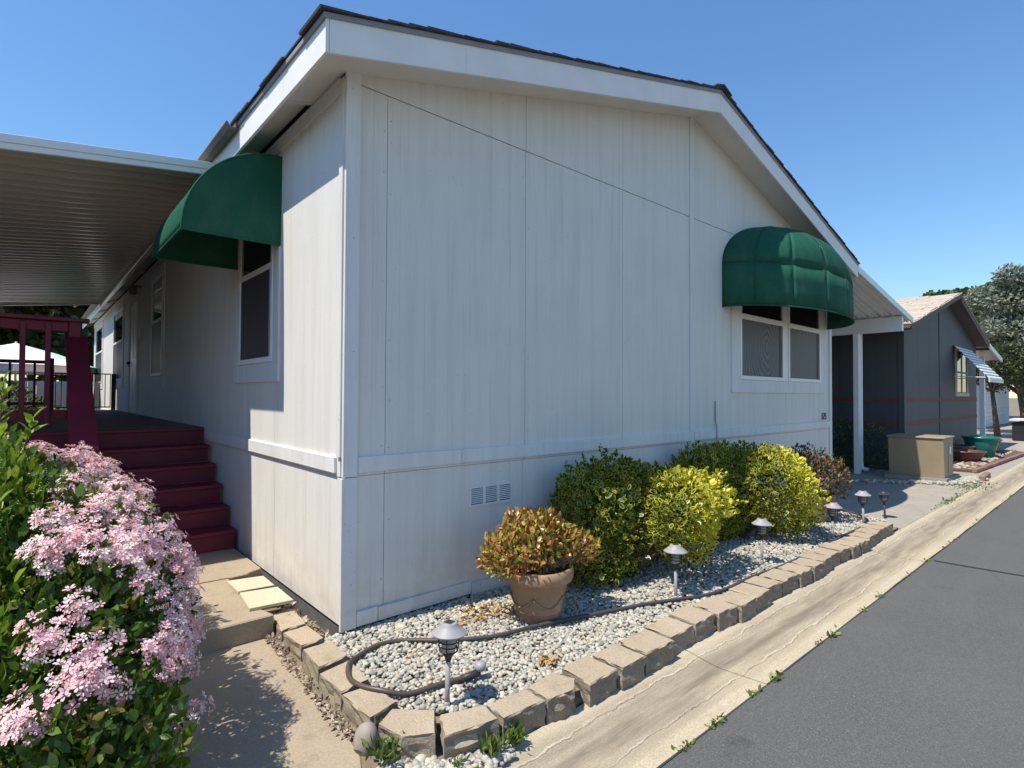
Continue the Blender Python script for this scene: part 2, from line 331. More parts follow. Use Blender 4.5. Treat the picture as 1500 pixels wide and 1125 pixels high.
# ------------------------------------------------------------------ object helpers
def root_loc(o):
    while o is not None and o.parent is not None: o = o.parent
    return Vector(o.location) if o is not None else Vector((0, 0, 0))
def link(name, me, mat, parent=None, kind=None, smooth=False):
    o = bpy.data.objects.new(name, me); COL.objects.link(o)
    if mat is not None: me.materials.append(M[mat] if isinstance(mat, str) else mat)
    if parent is not None: o.parent = parent
    if kind: o['kind'] = kind
    if smooth: me.shade_smooth()
    return o
def thing(name, label, cat, loc=(0, 0, 0), group=None):
    o = bpy.data.objects.new(name, None); COL.objects.link(o); o.location = loc; o.empty_display_size = 0.1
    o['label'] = label; o['category'] = cat
    if group: o['group'] = group
    return o
def tag(o, label, cat, group=None):
    o['label'] = label; o['category'] = cat
    if group: o['group'] = group
    return o
class MB:
    def __init__(s): s.v = []; s.f = []
    def add(s, vs, fs):
        k = len(s.v); s.v += [tuple(v) for v in vs]; s.f += [tuple(i+k for i in f) for f in fs]; return s
    def box(s, x0, x1, y0, y1, z0, z1):
        x0, x1 = min(x0, x1), max(x0, x1); y0, y1 = min(y0, y1), max(y0, y1); z0, z1 = min(z0, z1), max(z0, z1)
        return s.add([(x0, y0, z0), (x1, y0, z0), (x1, y1, z0), (x0, y1, z0), (x0, y0, z1), (x1, y0, z1), (x1, y1, z1), (x0, y1, z1)],
              [(0, 3, 2, 1), (4, 5, 6, 7), (0, 1, 5, 4), (1, 2, 6, 5), (2, 3, 7, 6), (3, 0, 4, 7)])
    def prism(s, poly, axis, a0, a1):
        """poly of 2D points in the other two axes (in xyz order), extruded along axis"""
        n = len(poly)
        def p3(q, a):
            l = list(q); l.insert(axis, a); return tuple(l)
        vs = [p3(q, a0) for q in poly] + [p3(q, a1) for q in poly]
        fs = [tuple(range(n-1, -1, -1)), tuple(range(n, 2*n))] + [(i, (i+1) % n, n+(i+1) % n, n+i) for i in range(n)]
        return s.add(vs, fs)
    def hexa(s, pts):
        return s.add(pts, [(0, 3, 2, 1), (4, 5, 6, 7), (0, 1, 5, 4), (1, 2, 6, 5), (2, 3, 7, 6), (3, 0, 4, 7)])
    def tube(s, pts, rad, n=8, cap=True):
        pts = [Vector(p) for p in pts]; R = rad if hasattr(rad, '__len__') else [rad]*len(pts)
        vs = []; prev = None
        for i, p in enumerate(pts):
            d = (pts[min(i+1, len(pts)-1)] - pts[max(i-1, 0)]).normalized()
            a = prev if prev is not None else (Vector((0, 0, 1)) if abs(d.z) < 0.9 else Vector((1, 0, 0)))
            a = (a - d*a.dot(d)).normalized(); prev = a; b = d.cross(a)
            for k in range(n):
                t = 2*math.pi*k/n; vs.append(p + (a*math.cos(t) + b*math.sin(t))*R[i])
        fs = []
        for i in range(len(pts)-1):
            for k in range(n):
                fs.append((i*n+k, i*n+(k+1) % n, (i+1)*n+(k+1) % n, (i+1)*n+k))
        if cap:
            fs.append(tuple(range(n-1, -1, -1))); e = (len(pts)-1)*n; fs.append(tuple(e+k for k in range(n)))
        return s.add(vs, fs)
    def lathe(s, prof, c=(0, 0, 0), n=24, cap0=True, cap1=True):
        vs = []
        for r, z in prof:
            for k in range(n):
                t = 2*math.pi*k/n; vs.append((c[0]+r*math.cos(t), c[1]+r*math.sin(t), c[2]+z))
        fs = []
        for i in range(len(prof)-1):
            for k in range(n): fs.append((i*n+k, i*n+(k+1) % n, (i+1)*n+(k+1) % n, (i+1)*n+k))
        if cap0: fs.append(tuple(range(n-1, -1, -1)))
        if cap1: e = (len(prof)-1)*n; fs.append(tuple(e+k for k in range(n)))
        return s.add(vs, fs)
    def build(s, name, mat, parent=None, kind=None, smooth=False, bevel=0.0):
        o = root_loc(parent)
        me = bpy.data.meshes.new(name)
        me.from_pydata([(x-o.x, y-o.y, z-o.z) for x, y, z in s.v], [], s.f); me.update()
        bm = bmesh.new(); bm.from_mesh(me); bmesh.ops.recalc_face_normals(bm, faces=bm.faces)
        if bevel:
            bmesh.ops.bevel(bm, geom=list(bm.edges), offset=bevel, segments=1, affect='EDGES', clamp_overlap=True)
        bm.to_mesh(me); bm.free()
        if smooth: me.shade_smooth()
        return link(name, me, mat, parent, kind)
def smooth_by_angle(o, ang=40):
    me = o.data; me.shade_smooth()
    bm = bmesh.new(); bm.from_mesh(me)
    for e in bm.edges:
        if len(e.link_faces) == 2 and e.calc_face_angle(0) > math.radians(ang): e.smooth = False
    bm.to_mesh(me); bm.free(); return o
def struct(name, mb, mat, smooth=False):
    return mb.build(name, mat, None, 'structure', smooth)

# many copies of a small template joined to one mesh (leaves, pebbles, petals)
def scatter(name, tv, tf, pos, rot, scl, mat, parent=None, kind='stuff', attrs=None, vattr=None, smooth=False):
    tv = np.asarray(tv, float); n = len(pos); k = len(tv)
    s = np.asarray(scl, float)
    if s.ndim == 1: s = np.repeat(s[:, None], 3, 1)
    V = np.einsum('nij,nkj->nki', rot, tv[None]*s[:, None, :]) + np.asarray(pos)[:, None, :]
    o = np.array(root_loc(parent)); V = (V - o).reshape(-1, 3)
    me = bpy.data.meshes.new(name)
    sizes = np.array([len(f) for f in tf]); flat = np.concatenate([np.array(f) for f in tf])
    L = len(flat)
    me.vertices.add(n*k); me.vertices.foreach_set('co', V.astype(np.float32).ravel())
    me.loops.add(n*L); me.loops.foreach_set('vertex_index', (flat[None] + (np.arange(n)*k)[:, None]).astype(np.int32).ravel())
    st = np.concatenate([[0], np.cumsum(sizes)[:-1]])
    me.polygons.add(n*len(tf)); me.polygons.foreach_set('loop_start', (st[None] + (np.arange(n)*L)[:, None]).astype(np.int32).ravel())
    me.update(calc_edges=True); me.validate()
    def fa(nm, arr):
        a = me.attributes.new(nm, 'FLOAT', 'POINT'); a.data.foreach_set('value', arr.astype(np.float32))
    fa('rnd', np.repeat(RNG.random(n) if not attrs or 'rnd' not in attrs else attrs['rnd'], k))
    for nm, a in (attrs or {}).items():
        if nm != 'rnd': fa(nm, np.repeat(a, k))
    for nm, a in (vattr or {}).items(): fa(nm, np.tile(np.asarray(a, float), n))
    return link(name, me, mat, parent, kind, smooth)
def unit(a): return a/np.maximum(np.linalg.norm(a, axis=-1, keepdims=True), 1e-9)
def frames(d, nrm):
    """rotation matrices whose y column is d and z column near nrm"""
    d = unit(d); x = unit(np.cross(d, nrm)); z = np.cross(x, d)
    return np.stack([x, d, z], axis=2)
LEAF_V = [(0, 0, 0), (-.19, .28, .05), (.19, .28, .05), (0, .30, 0), (-.21, .62, .06), (.21, .62, .06), (0, .64, .0), (0, 1, -.06)]
LEAF_F = [(0, 2, 3), (0, 3, 1), (3, 2, 5, 6), (3, 6, 4, 1), (6, 5, 7), (6, 7, 4)]
# rounded leaf with an inner zone (variegation)
def ring_leaf():
    out = [(0, 0), (.20, .18), (.29, .5), (.20, .84), (0, 1), (-.20, .84), (-.29, .5), (-.20, .18)]
    v = [(x, y, .10*abs(x)+.02) for x, y in out] + [(x*.45, .5+(y-.5)*.55, .03) for x, y in out]
    f = [(i, (i+1) % 8, 8+(i+1) % 8, 8+i) for i in range(8)] + [(8, 9, 10, 11), (8, 11, 12, 15), (12, 13, 14, 15)]
    return v, f, [1]*8+[0]*8
QUAD_V = [(-.5, 0, 0), (.5, 0, 0), (.42, .8, .1), (-.42, .8, .1)]
QUAD_F = [(0, 1, 2, 3)]
def blob_points(blobs, n, rmin=0.7, rmax=1.04, lump=0.12, zmin=None, seed=0):
    rng = np.random.default_rng(seed); P = []; D = []
    w = np.array([ (b[1][0]*b[1][1]+b[1][1]*b[1][2]+b[1][0]*b[1][2]) for b in blobs]); w = w/w.sum()
    ph = rng.random((8, 3))*6
    fr = rng.normal(size=(8, 3))*3.2
    idx = rng.choice(len(blobs), n*2, p=w)
    d = unit(rng.normal(size=(n*2, 3)))
    lum = np.sin(d@fr.T + idx[:, None]*1.7 + ph[:, 0]).sum(1)/4*lump
    rr = (rmin + (rmax-rmin)*np.sqrt(rng.random(n*2))) + lum
    C = np.array([b[0] for b in blobs]); R = np.array([b[1] for b in blobs])
    p = C[idx] + d*R[idx]*rr[:, None]
    keep = np.ones(n*2, bool)
    for j in range(len(blobs)):
        q = np.linalg.norm((p-C[j])/R[j], axis=1)
        keep &= ~((idx != j) & (q < rmin*0.92))
    if zmin is not None: keep &= p[:, 2] > zmin
    nn = unit(d/R[idx])
    return p[keep][:n], nn[keep][:n]
def leaves(name, parent, mat, pts, nrm, size, spread=0.8, upb=0.25, var=0.35, seed=1, tmpl=None, attrs=None):
    rng = np.random.default_rng(seed); n = len(pts)
    d = unit(nrm*0.55 + rng.normal(size=(n, 3))*spread*0.6 + np.array([0, 0, upb]))
    nz = unit(nrm*0.8 + rng.normal(size=(n, 3))*0.6 + np.array([0, 0, 0.35]))
    s = size*(1 + var*(rng.random(n)*2-1))
    va = None
    if tmpl == 'ring': tv, tf, rim = ring_leaf(); va = {'rim': rim}
    elif tmpl == 'quad': tv, tf = QUAD_V, QUAD_F
    else: tv, tf = LEAF_V, LEAF_F
    return scatter(name, tv, tf, pts, frames(d, nz), s, mat, parent, 'stuff', attrs, va)

# ------------------------------------------------------------------ setting
RX0, RX1 = -60, 160
g = MB()
struct('ground', g.add([(-900, -900, -.30), (900, -900, -.30), (900, 900, -.30), (-900, 900, -.30)], [(0, 1, 2, 3)]), 'lawn')
struct('road', MB().prism([(-9.6, -.28), (-1.955, -.28), (-1.955, -.146), (-3.2, -.140), (-5.5, -.125), (-9.6, -.15)], 0, RX0, RX1), 'asphalt')
road = bpy.data.objects['road']
mb = MB()
for X, dx in ((5.33, .01), (14.2, -.03)):
    n = 24; vs = []
    for i in range(n+1):
        y = -1.99 - i*.24; w = .016+.010*random.random(); xx = X + dx*i + random.uniform(-.012, .012)
        z = -.146 + .006*min(1, (-1.955-y)/1.245) + .0035 if y > -3.2 else -.140+.015*min(1, (-3.2-y)/2.3)+.0035
        if y < -5.5: break
        vs += [(xx-w, y, z), (xx+w, y, z)]
    k = len(vs)//2
    mb.add(vs, [(2*i, 2*i+1, 2*i+3, 2*i+2) for i in range(k-1)])
mb.build('tar_seam', 'tar', road)

# valley gutter in slabs with open joints
gut = thing('gutter', 'x', 'x'); del gut['label'], gut['category']; gut['kind'] = 'structure'
gut_prof = [(-1.425, -.28), (-1.425, -.120), (-1.50, -.126), (-1.60, -.143), (-1.68, -.149), (-1.76, -.146), (-1.86, -.139), (-1.947, -.135), (-1.947, -.28)]
joints = [-60, -40, -20, -9.2, -5.7, -1.82, 1.655, 5.18, 8.7, 12.2, 15.7, 19.2, 22.7, 30, 50, 160]
for a, b in zip(joints[:-1], joints[1:]):
    mb = MB(); n = max(1, int((b-a)/.5)) if b-a < 6 else 2
    xs = [a+.006 + (b-a-.012)*i/n for i in range(n+1)]
    vs = []; k = len(gut_prof)
    for x in xs:
        for y, z in gut_prof: vs.append((x, y+(random.uniform(-.007, .007) if y < -1.9 else 0), z))
    fs = []
    for i in range(n):
        for j in range(k): fs.append((i*k+j, i*k+(j+1) % k, (i+1)*k+(j+1) % k, (i+1)*k+j))
    fs += [tuple(range(k-1, -1, -1)), tuple(n*k+j for j in range(k))]
    mb.add(vs, fs).build('gutter_slab', 'gutter', gut)

# walkway: lower slab in front, upper slabs towards the steps
walk = thing('walkway', 'x', 'x'); del walk['label'], walk['category']; walk['kind'] = 'structure'
mb = MB().prism([(-1.15, .46), (-.285, .42), (-.30, -.2), (-.345, -.75), (-.385, -1.08), (-.52, -1.42), (-1.15, -1.42)], 2, -.28, -.098)
mb.build('slab', 'walk', walk, bevel=.006)
MB().prism([(-1.15, .415), (-.265, .425), (-.30, .56), (-.30, 1.385), (-1.15, 1.43)], 2, -.26, .042).build('slab', 'walk', walk, bevel=.008)
MB().prism([(-1.15, 1.437), (-.31, 1.392), (-.27, 1.375), (-.155, 1.385), (-.15, 1.41), (-.03, 1.47), (-.03, 3.7), (-1.15, 3.7)], 2, -.26, .050).build('slab', 'walk', walk, bevel=.006)
# loose soil beside the house, under the deck and behind the shrubs
struct('lot_soil', MB().prism([(-9, -1.42), (-1.155, -1.42), (-1.155, 3.71), (-.02, 3.71), (-.02, 17.8), (-9, 17.8)], 2, -.28, -.075), 'soil')
struct('side_strip', MB().prism([(-.29, .42), (-.31, -.2), (-.35, -.75), (-.39, -1.08), (-.53, -1.40), (6.5, -1.40), (6.5, .6), (-.0, .6), (-.02, 1.40), (-.25, 1.36), (-.296, .6)], 2, -.28, -.105), 'soil')
# driveway beside the house, rising slightly from the gutter
struct('driveway', MB().hexa([(6.55, -1.42, -.28), (12.6, -1.42, -.28), (12.6, 16, -.28), (6.55, 16, -.28),
                              (6.55, -1.42, -.121), (12.6, -1.42, -.121), (12.6, 16, -.03), (6.55, 16, -.03)]), 'drive')
struct('neighbour_yard', MB().hexa([(12.61, -1.42, -.28), (60, -1.42, -.28), (60, 30, -.28), (12.61, 30, -.28),
                              (12.61, -1.42, -.125), (60, -1.42, -.125), (60, 30, -.04), (12.61, 30, -.04)]), 'drive')

# ------------------------------------------------------------------ the white home
W, D = 8.44, 17.6
home = thing('mobile_home', 'large pale grey manufactured home with plywood siding and dark shingle roof, nearest to the camera', 'house', (0, 0, 0))
soff = lambda x: 3.573 + .267*(x if x <= W/2 else W-x)
# core and base
MB().prism([(.03, -.2), (W-.03, -.2), (W-.03, 3.50), (W/2, 4.62), (.03, 3.50)], 1, .03, D-.03).build('wall_core', 'core', home)
MB().box(.02, W-.02, .02, D-.02, -.25, .03).build('foundation', 'concrete_base', home)
ZB0, ZB1, ZSEAM = .985, 1.088, 3.535
def front_panels(xs, z0, z1, name):
    for a, b in zip(xs[:-1], xs[1:]):
        MB().box(a+.0022, b-.0022, 0, .02, z0, z1 if not callable(z1) else 0).build(name, 'sidingF', home)
front_panels([.02, .304, 1.587, 2.895, 4.15, 5.42, 6.69, 7.96, W-.02], ZB0-.02, ZSEAM-.003, 'siding_panel')
front_panels([.02, .30, 1.56, 2.86, 4.15, 5.42, 6.69, 7.96, W-.02], .02, ZB0-.023, 'skirting_panel')
for a, b in ((.02, 1.587), (1.587, 2.895), (2.895, 4.15), (4.15, 5.42), (5.42, 6.69), (6.69, 8.42)):
    pl = [(a+.002, ZSEAM+.003), (b-.002, ZSEAM+.003), (b-.002, soff(b)+.02)]
    if a < W/2 < b: pl.append((W/2, soff(W/2)+.02))
    pl.append((a+.002, soff(a)+.02))
    MB().prism(pl, 1, -.003, .017).build('gable_panel', 'sidingF', home)
# left wall panels
ys = [.02, 1.27, 2.49, 3.71, 4.93, 6.15, 7.37, 8.6, 9.85, 11.1, 12.3, 13.5, 14.7, 15.9, D-.02]
for a, b in zip(ys[:-1], ys[1:]):
    MB().box(0, .02, a+.0022, b-.0022, ZB0-.02, 3.57).build('siding_panel', 'sidingL', home)
    MB().box(.004, .024, a+.0022, b-.0022, .02, ZB0-.023).build('skirting_panel', 'sidingL', home)
MB().box(W-.02, W, .02, D-.02, .02, 3.57).build('side_wall', 'sidingL', home)
# belly band, base board, corner boards, batten
for a, b in ((.103, .93), (.934, 4.115), (4.20, W-.09)):
    MB().box(a, b, -.021, .001, ZB0, ZB1).build('belly_band', 'trim', home, bevel=.003)
for a, b in ((.075, 2.47), (2.474, 6.1), (6.104, 11.0), (11.004, D)):
    MB().box(-.02, .001, a, b, ZB0, ZB1).build('belly_band', 'trim', home, bevel=.003)
for a, b, z in ((.102, .253, .092), (.257, 1.03, .086), (1.034, 3.4, .07), (3.404, 8.35, .06)):
    MB().box(a, b, -.019, .001, -.005 if a < 1 else -.06, z).build('base_board', 'trim', home, bevel=.003)
MB().box(-.003, .099, -.023, .001, ZB0-.02, 3.60).build('corner_board', 'trim', home, bevel=.003)
MB().box(-.009, .099, -.020, .001, -.01, ZB0-.026).build('corner_board', 'trim', home, bevel=.003)
MB().box(W-.085, W+.004, -.022, .001, 0, 3.59).build('corner_board', 'trim', home, bevel=.003)
MB().box(4.119, 4.195, -.018, .001, 0.02, soff(4.16)+.01).build('batten', 'trim', home, bevel=.003)
MB().box(-.016, .0, -.001, .055, ZB1+.004, 3.54).build('corner_board', 'sidingL', home, bevel=.002)
# frieze board under the left eave
MB().box(-.014, .001, .06, D, 3.46, 3.57).build('frieze_board', 'trim', home, bevel=.002)
# nail heads in the front
mb = MB()
for x in (.06, .33, .28, 1.56, 1.62, 2.87, 2.92, 4.16, 5.40, 5.45, 6.67, 6.72):
    z = .3
    while z < 3.4:
        zz = z + random.uniform(-.05, .05); xx = x + random.uniform(-.006, .006)
        if random.random() < .38:
            y = -.024 if x < .1 else (-.019 if abs(x-4.16) < .03 else -.0012)
            mb.add([(xx+.0035*math.cos(t), y, zz+.0035*math.sin(t)) for t in (0, 1.05, 2.1, 3.14, 4.19, 5.24)], [(0, 1, 2, 3, 4, 5)])
        z += random.choice((.2, .31, .42))
mb.build('nail_heads', 'core', home, 'stuff')
# eaves: soffit, fascia, roof deck, drip edge, shingles
for s in (0, 1):
    fx = (lambda x: x) if s == 0 else (lambda x: W-x)
    def P(*pts): return [(fx(x), z) for x, z in pts]
    MB().prism(P((-.245, soff(-.245)), (W/2-.001, soff(W/2)), (W/2-.001, soff(W/2)+.012), (-.245, soff(-.245)+.012)), 1, -.311, -.004).build('soffit', 'soffit', home)
    fz = lambda x: 3.45 + .2662*(x+.25)
    cuts = [-.25, .72, 3.1, W/2-.0015] if s == 0 else [-.25, W/2-.0015]
    for a, b in zip(cuts[:-1], cuts[1:]):
        MB().prism(P((a+.001, fz(a)), (b-.0005, fz(b)), (b-.0005, fz(b)+.236), (a+.001, fz(a)+.206 if a < 0 else fz(a)+.236)), 1, -.332, -.312).build('fascia_board', 'fascia', home)
    yc = [-.333, .36, 4.0, 7.7, 11.3, 15, D+.3]
    for a, b in zip(yc[:-1], yc[1:]):
        x0, x1 = sorted((fx(-.272), fx(-.252)))
        MB().box(x0, x1, a+.001, b-.001, 3.447, 3.655).build('fascia_board', 'fascia', home)
    sl = (.0, .50) if s == 0 else (.0, D)
    MB().prism(P((-.25, soff(-.25)+.004), (-.002, soff(0)+.004), (-.002, soff(0)+.016), (-.25, soff(-.25)+.016)), 1, -.004, sl[1]).build('soffit', 'soffit', home)
    if s == 0:
        MB().prism(P((-.25, soff(-.25)+.055), (-.002, soff(0)+.055), (-.002, soff(0)+.067), (-.25, soff(-.25)+.067)), 1, .502, D).build('soffit', 'soffit', home)
        for yy in (.502, 1.72, 2.94, 4.2, 6.0, 8.0, 10.0, 12.0, 14.0, 16.0):
            MB().prism(P((-.25, soff(-.25)-.002), (-.015, soff(0)-.002), (-.015, soff(0)+.054), (-.25, soff(-.25)+.054)), 1, yy, yy+.04).build('lookout', 'soffit', home)
    tz = lambda x: 3.668 + .2705*(x+.27)
    MB().prism(P((-.268, tz(-.27)-.05), (W/2-.002, tz(W/2)-.07), (W/2-.002, tz(W/2)), (-.268, tz(-.27))), 1, -.31, D+.3).build('roof_deck', 'core', home)
    MB().prism(P((-.285, tz(-.285)-.028), (W/2-.004, tz(W/2)-.036), (W/2-.004, tz(W/2)+.003), (-.285, tz(-.285)+.003)), 1, -.342, -.3335).build('drip_edge', 'drip', home)
    MB().box(*sorted((fx(-.288), fx(-.2735))), -.343, D+.3, 3.636, 3.666).build('drip_edge', 'drip', home)
    ang = math.atan(.2705)
    n = 32; L = (W/2+.30)/math.cos(ang)
    for i in range(n):
        mb = MB(); d0 = L*i/n; d1 = d0 + L/n + .05
        y = -.362 + random.uniform(-.008, .004)
        while y < D+.34:
            w = random.choice((.16, .2, .24, .3, .33)); th = random.choice((.006, .008, .011, .015)); e = random.uniform(-.012, .010)
            yb = min(y+w, D+.35)
            pts = []
            for hh in (0, 1):
                for (d, yy) in ((d0+e, y), (d1, y), (d1, yb), (d0+e, yb)):
                    lift = .009*(1-(d-d0)/(d1-d0)); hz = .004 + lift + hh*th
                    x = -.30 + d*math.cos(ang); x -= hz*math.sin(ang); z = tz(-.30) + d*math.sin(ang) + hz*math.cos(ang)
                    pts.append((fx(min(x, W/2-.002)), yy+.001, z))
            mb.hexa(pts); y = yb
        mb.build('shingle_course', 'shingle', home)
for i in range(60):
    y = -.38 + i*.30; zt = 3.668+.2705*(W/2+.27)
    if y > D+.2: break
    mb = MB().prism([(W/2-.17, zt-.018), (W/2, zt+.036+.008*(i % 2)), (W/2+.17, zt-.018), (W/2+.17, zt-.002), (W/2, zt+.056+.008*(i % 2)), (W/2-.17, zt-.002)], 1, y+.001, y+.299)
    mb.build('ridge_shingle', 'shingle', home)
gm = MB()
gm.prism([(-.292, 3.668), (-.292, 3.606), (-.345, 3.606), (-.372, 3.640), (-.372, 3.650), (-.362, 3.650), (-.34, 3.616), (-.302, 3.616), (-.302, 3.668)], 1, 1.36, D+.3)
gm.build('eave_gutter', 'guttermetal', home)

# windows ------------------------------------------------------------
def window_side(y0, y1, z0, z1, rail, tr=.15, screen='screendark', blinds=False, sash=True, bot=.165):
    """double-hung window in the left wall; y0..y1 and z0..z1 are the outside of the vinyl frame"""
    w = MB().box(-.006, .001, y0+.01, y1-.01, z0+.01, z1-.01).build('window', 'glass', home)
    fr = MB(); t = .045
    fr.box(-.022, .01, y0, y0+t, z0, z1).box(-.022, .01, y1-t, y1, z0, z1).box(-.0218, .01, y0+t, y1-t, z1-t, z1).box(-.026, .01, y0+t, y1-t, z0, z0+t)
    fr.build('frame', 'vinyl', w, bevel=.003)
    MB().box(-.020, .008, y0+t+.001, y1-t-.001, rail-.024, rail+.024).build('meeting_rail', 'vinyl', w, bevel=.003)
    MB().box(-.011, -.007, y0+t+.002, y1-t-.002, z0+t+.002, rail-.026).build('insect_screen', screen, w)
    MB().box(-.017, -.0115, y0+t+.03, y0+t+.05, z0+t+.002, rail-.026).build('screen_frame', 'lampgrey', w)
    if blinds:
        for k in range(7):
            z = z1-t-.05-k*.055
            MB().hexa([(-.010, y0+t+.003, z-.018), (-.0075, y0+t+.003, z-.018), (-.0075, y1-t-.003, z-.018), (-.010, y1-t-.003, z-.018),
                       (-.0095, y0+t+.003, z+.02), (-.007, y0+t+.003, z+.02), (-.007, y1-t-.003, z+.02), (-.0095, y1-t-.003, z+.02)]).build('blind_slat', 'blind', w)
    tb = MB(); 
    MB().box(-.016, .002, y0-tr+.01, y0-.001, z0-bot, z1+.10).build('trim_board', 'trim', w, bevel=.003)
    MB().box(-.016, .002, y1+.001, y1+tr-.01, z0-bot, z1+.10).build('trim_board', 'trim', w, bevel=.003)
    MB().box(-.015, .002, y0, y1, z0-bot, z0-.001).build('trim_board', 'trim', w, bevel=.003)
    MB().box(-.015, .002, y0, y1, z1+.001, z1+.10).build('trim_board', 'trim', w, bevel=.003)
    return w
window_side(1.315, 2.27, 1.762, 3.30, 2.565)
window_side(6.24, 7.22, 1.762, 3.33, 2.62, .12, blinds=True)
window_side(10.78, 12.45, 1.762, 3.33, 2.62, .12)
window_side(15.0, 16.9, 1.762, 3.33, 2.62, .12)
# front double window
wz0, wz1 = 1.705, 3.25
wf = MB().box(5.30, 7.95, -.007, .001, wz0+.02, wz1-.02).build('window', 'glass', home)
fr = MB(); t = .05
for a, b in ((5.285, 6.60), (6.745, 7.965)):
    fr.box(a, a+t, -.026, .006, wz0, wz1).box(b-t, b, -.026, .006, wz0, wz1).box(a+t, b-t, -.0255, .006, wz1-t, wz1).box(a+t, b-t, -.030, .006, wz0, wz0+t)
fr.build('frame', 'vinyl', wf, bevel=.003)
for a, b in ((5.285, 6.60), (6.745, 7.965)):
    MB().box(a+t+.001, b-t-.001, -.024, .004, 2.485, 2.555).build('meeting_rail', 'vinyl', wf, bevel=.004)
    MB().box(a+t+.002, b-t-.002, -.013, -.009, wz0+t+.002, 2.483).build('insect_screen', 'screen', wf)
    MB().box(b-t-.075, b-t-.05, -.019, -.0135, wz0+t+.002, 2.483).build('screen_frame', 'lampdark', wf)
MB().box(6.601, 6.744, -.016, .002, wz0, wz1).build('mullion', 'vinyl', wf, bevel=.003)
MB().box(5.087, 5.284, -.020, .002, 1.535, 3.35).build('trim_board', 'trim', wf, bevel=.003)
MB().box(7.966, 8.115, -.020, .002, 1.535, 3.35).build('trim_board', 'trim', wf, bevel=.003)
MB().box(5.285, 7.965, -.019, .002, 1.535, 1.704).build('trim_board', 'trim', wf, bevel=.003)
MB().box(5.285, 7.965, -.019, .002, 3.251, 3.35).build('trim_board', 'trim', wf, bevel=.003)
# porch door
dr = MB().box(-.012, .01, 8.72, 9.62, 1.13, 3.20).build('door', 'vinyl', home, bevel=.004)
MB().box(-.030, .002, 8.60, 8.715, 1.12, 3.32).build('door_frame', 'trim', dr, bevel=.003)
MB().box(-.030, .002, 9.625, 9.74, 1.12, 3.32).build('door_frame', 'trim', dr, bevel=.003)
MB().box(-.029, .002, 8.716, 9.624, 3.205, 3.32).build('door_frame', 'trim', dr, bevel=.003)
for a, b, c, d in ((8.83, 9.14, 1.35, 2.0), (9.2, 9.51, 1.35, 2.0), (8.83, 9.14, 2.15, 3.05), (9.2, 9.51, 2.15, 3.05)):
    MB().box(-.018, -.011, a, b, c, d).build('door_panel', 'vinyl', dr, bevel=.005)
MB().lathe([(.006, -.06), (.008, -.02), (.03, -.012), (.032, .015), (.018, .032)], (-.05, 9.52, 2.07), 14).build('door_knob', 'black', dr, smooth=True)
pl_ = MB().lathe([(.035, .0), (.06, .02), (.065, .10), (.045, .15), (.02, .17)], (-.13, 8.40, 3.24), 16).build('porch_light', 'guttermetal', home, smooth=True)
MB().box(-.12, .001, 8.37, 8.43, 3.37, 3.41).build('wall_bracket', 'guttermetal', pl_, bevel=.004)
MB().box(-.045, .001, 8.31, 8.41, 2.44, 2.66).build('doorbell_box', 'trim', home, bevel=.006)
# crawl-space vents with slats
def vent(x0, x1, z0, z1):
    v = MB().box(x0+.01, x1-.01, -.004, .006, z0+.01, z1-.01).build('vent', 'screendark', home)
    f = MB(); f.box(x0, x1, -.014, .003, z1-.018, z1).box(x0, x1, -.014, .003, z0, z0+.018)
    w3 = (x1-x0)/3
    for k in range(4):
        xm = x0 + w3*k; f.box(max(x0, xm-.012), min(x1, xm+.012), -.0135, .003, z0+.018, z1-.018)
    f.build('vent_frame', 'trim', v)
    for k in range(3):
        for j in range(8):
            z = z0+.026+j*(z1-z0-.045)/8
            a, b = x0+w3*k+.013, x0+w3*(k+1)-.013
            MB().hexa([(a, -.0105, z), (b, -.0105, z), (b, -.0042, z+.006), (a, -.0042, z+.006), (a, -.0105, z+.002), (b, -.0105, z+.002), (b, -.0042, z+.008), (a, -.0042, z+.008)]).build('vent_slat', 'trim', v)
vent(1.014, 1.434, .640, .800); vent(6.33, 6.78, .60, .775)
# cable stub up the wall and house number
MB().tube([(4.685, -.010, .0), (4.684, -.026, .96), (4.686, -.026, 1.12), (4.683, -.009, 1.2), (4.684, -.008, 1.43)], .007, 6).build('cable', 'lampgrey', home)
fc = bpy.data.curves.new('house_number', 'FONT'); fc.body = '175'; fc.size = .155; fc.extrude = .004
fo = bpy.data.objects.new('tmp', fc); COL.objects.link(fo); bpy.context.view_layer.update()
me = bpy.data.meshes.new_from_object(fo.evaluated_get(bpy.context.evaluated_depsgraph_get()))
bpy.data.objects.remove(fo)
for v in me.vertices: v.co = Vector((8.02 + v.co.x*.95, -.007 - v.co.z, 1.118 + v.co.y))
link('house_number', me, 'number', home)

# ------------------------------------------------------------------ awnings
def sheet(mb, grid, th=.004):
    """grid[i][j] of points -> thin closed-looking sheet (two sides)"""
    n, k = len(grid), len(grid[0])
    vs = [p for r in grid for p in r]
    fs = [(i*k+j, i*k+j+1, (i+1)*k+j+1, (i+1)*k+j) for i in range(n-1) for j in range(k-1)]
    mb.add(vs, fs)
aw = thing('window_awning', 'dark green canvas quarter-round awning over the side window, beneath the metal porch cover', 'awning', (0, 1.75, 2.69))
ay0, ay1, az0, ah, ap = 1.175, 2.33, 2.69, .71, .70
arc = [(-ap*math.sin(t), az0+ah*math.cos(t)) for t in [i*math.pi/2/16 for i in range(17)]]
def thick(o, th): 
    md = o.modifiers.new('thickness', 'SOLIDIFY'); md.thickness = th; md.offset = 0; return o
mb = MB(); 
yy_ = [ay0+(ay1-ay0)*i/12 for i in range(13)]
sheet(mb, [[(x-.012*math.sin((y-ay0)/(ay1-ay0)*math.pi*2)**2*0-.003, y, z) for y in yy_] for x, z in arc])
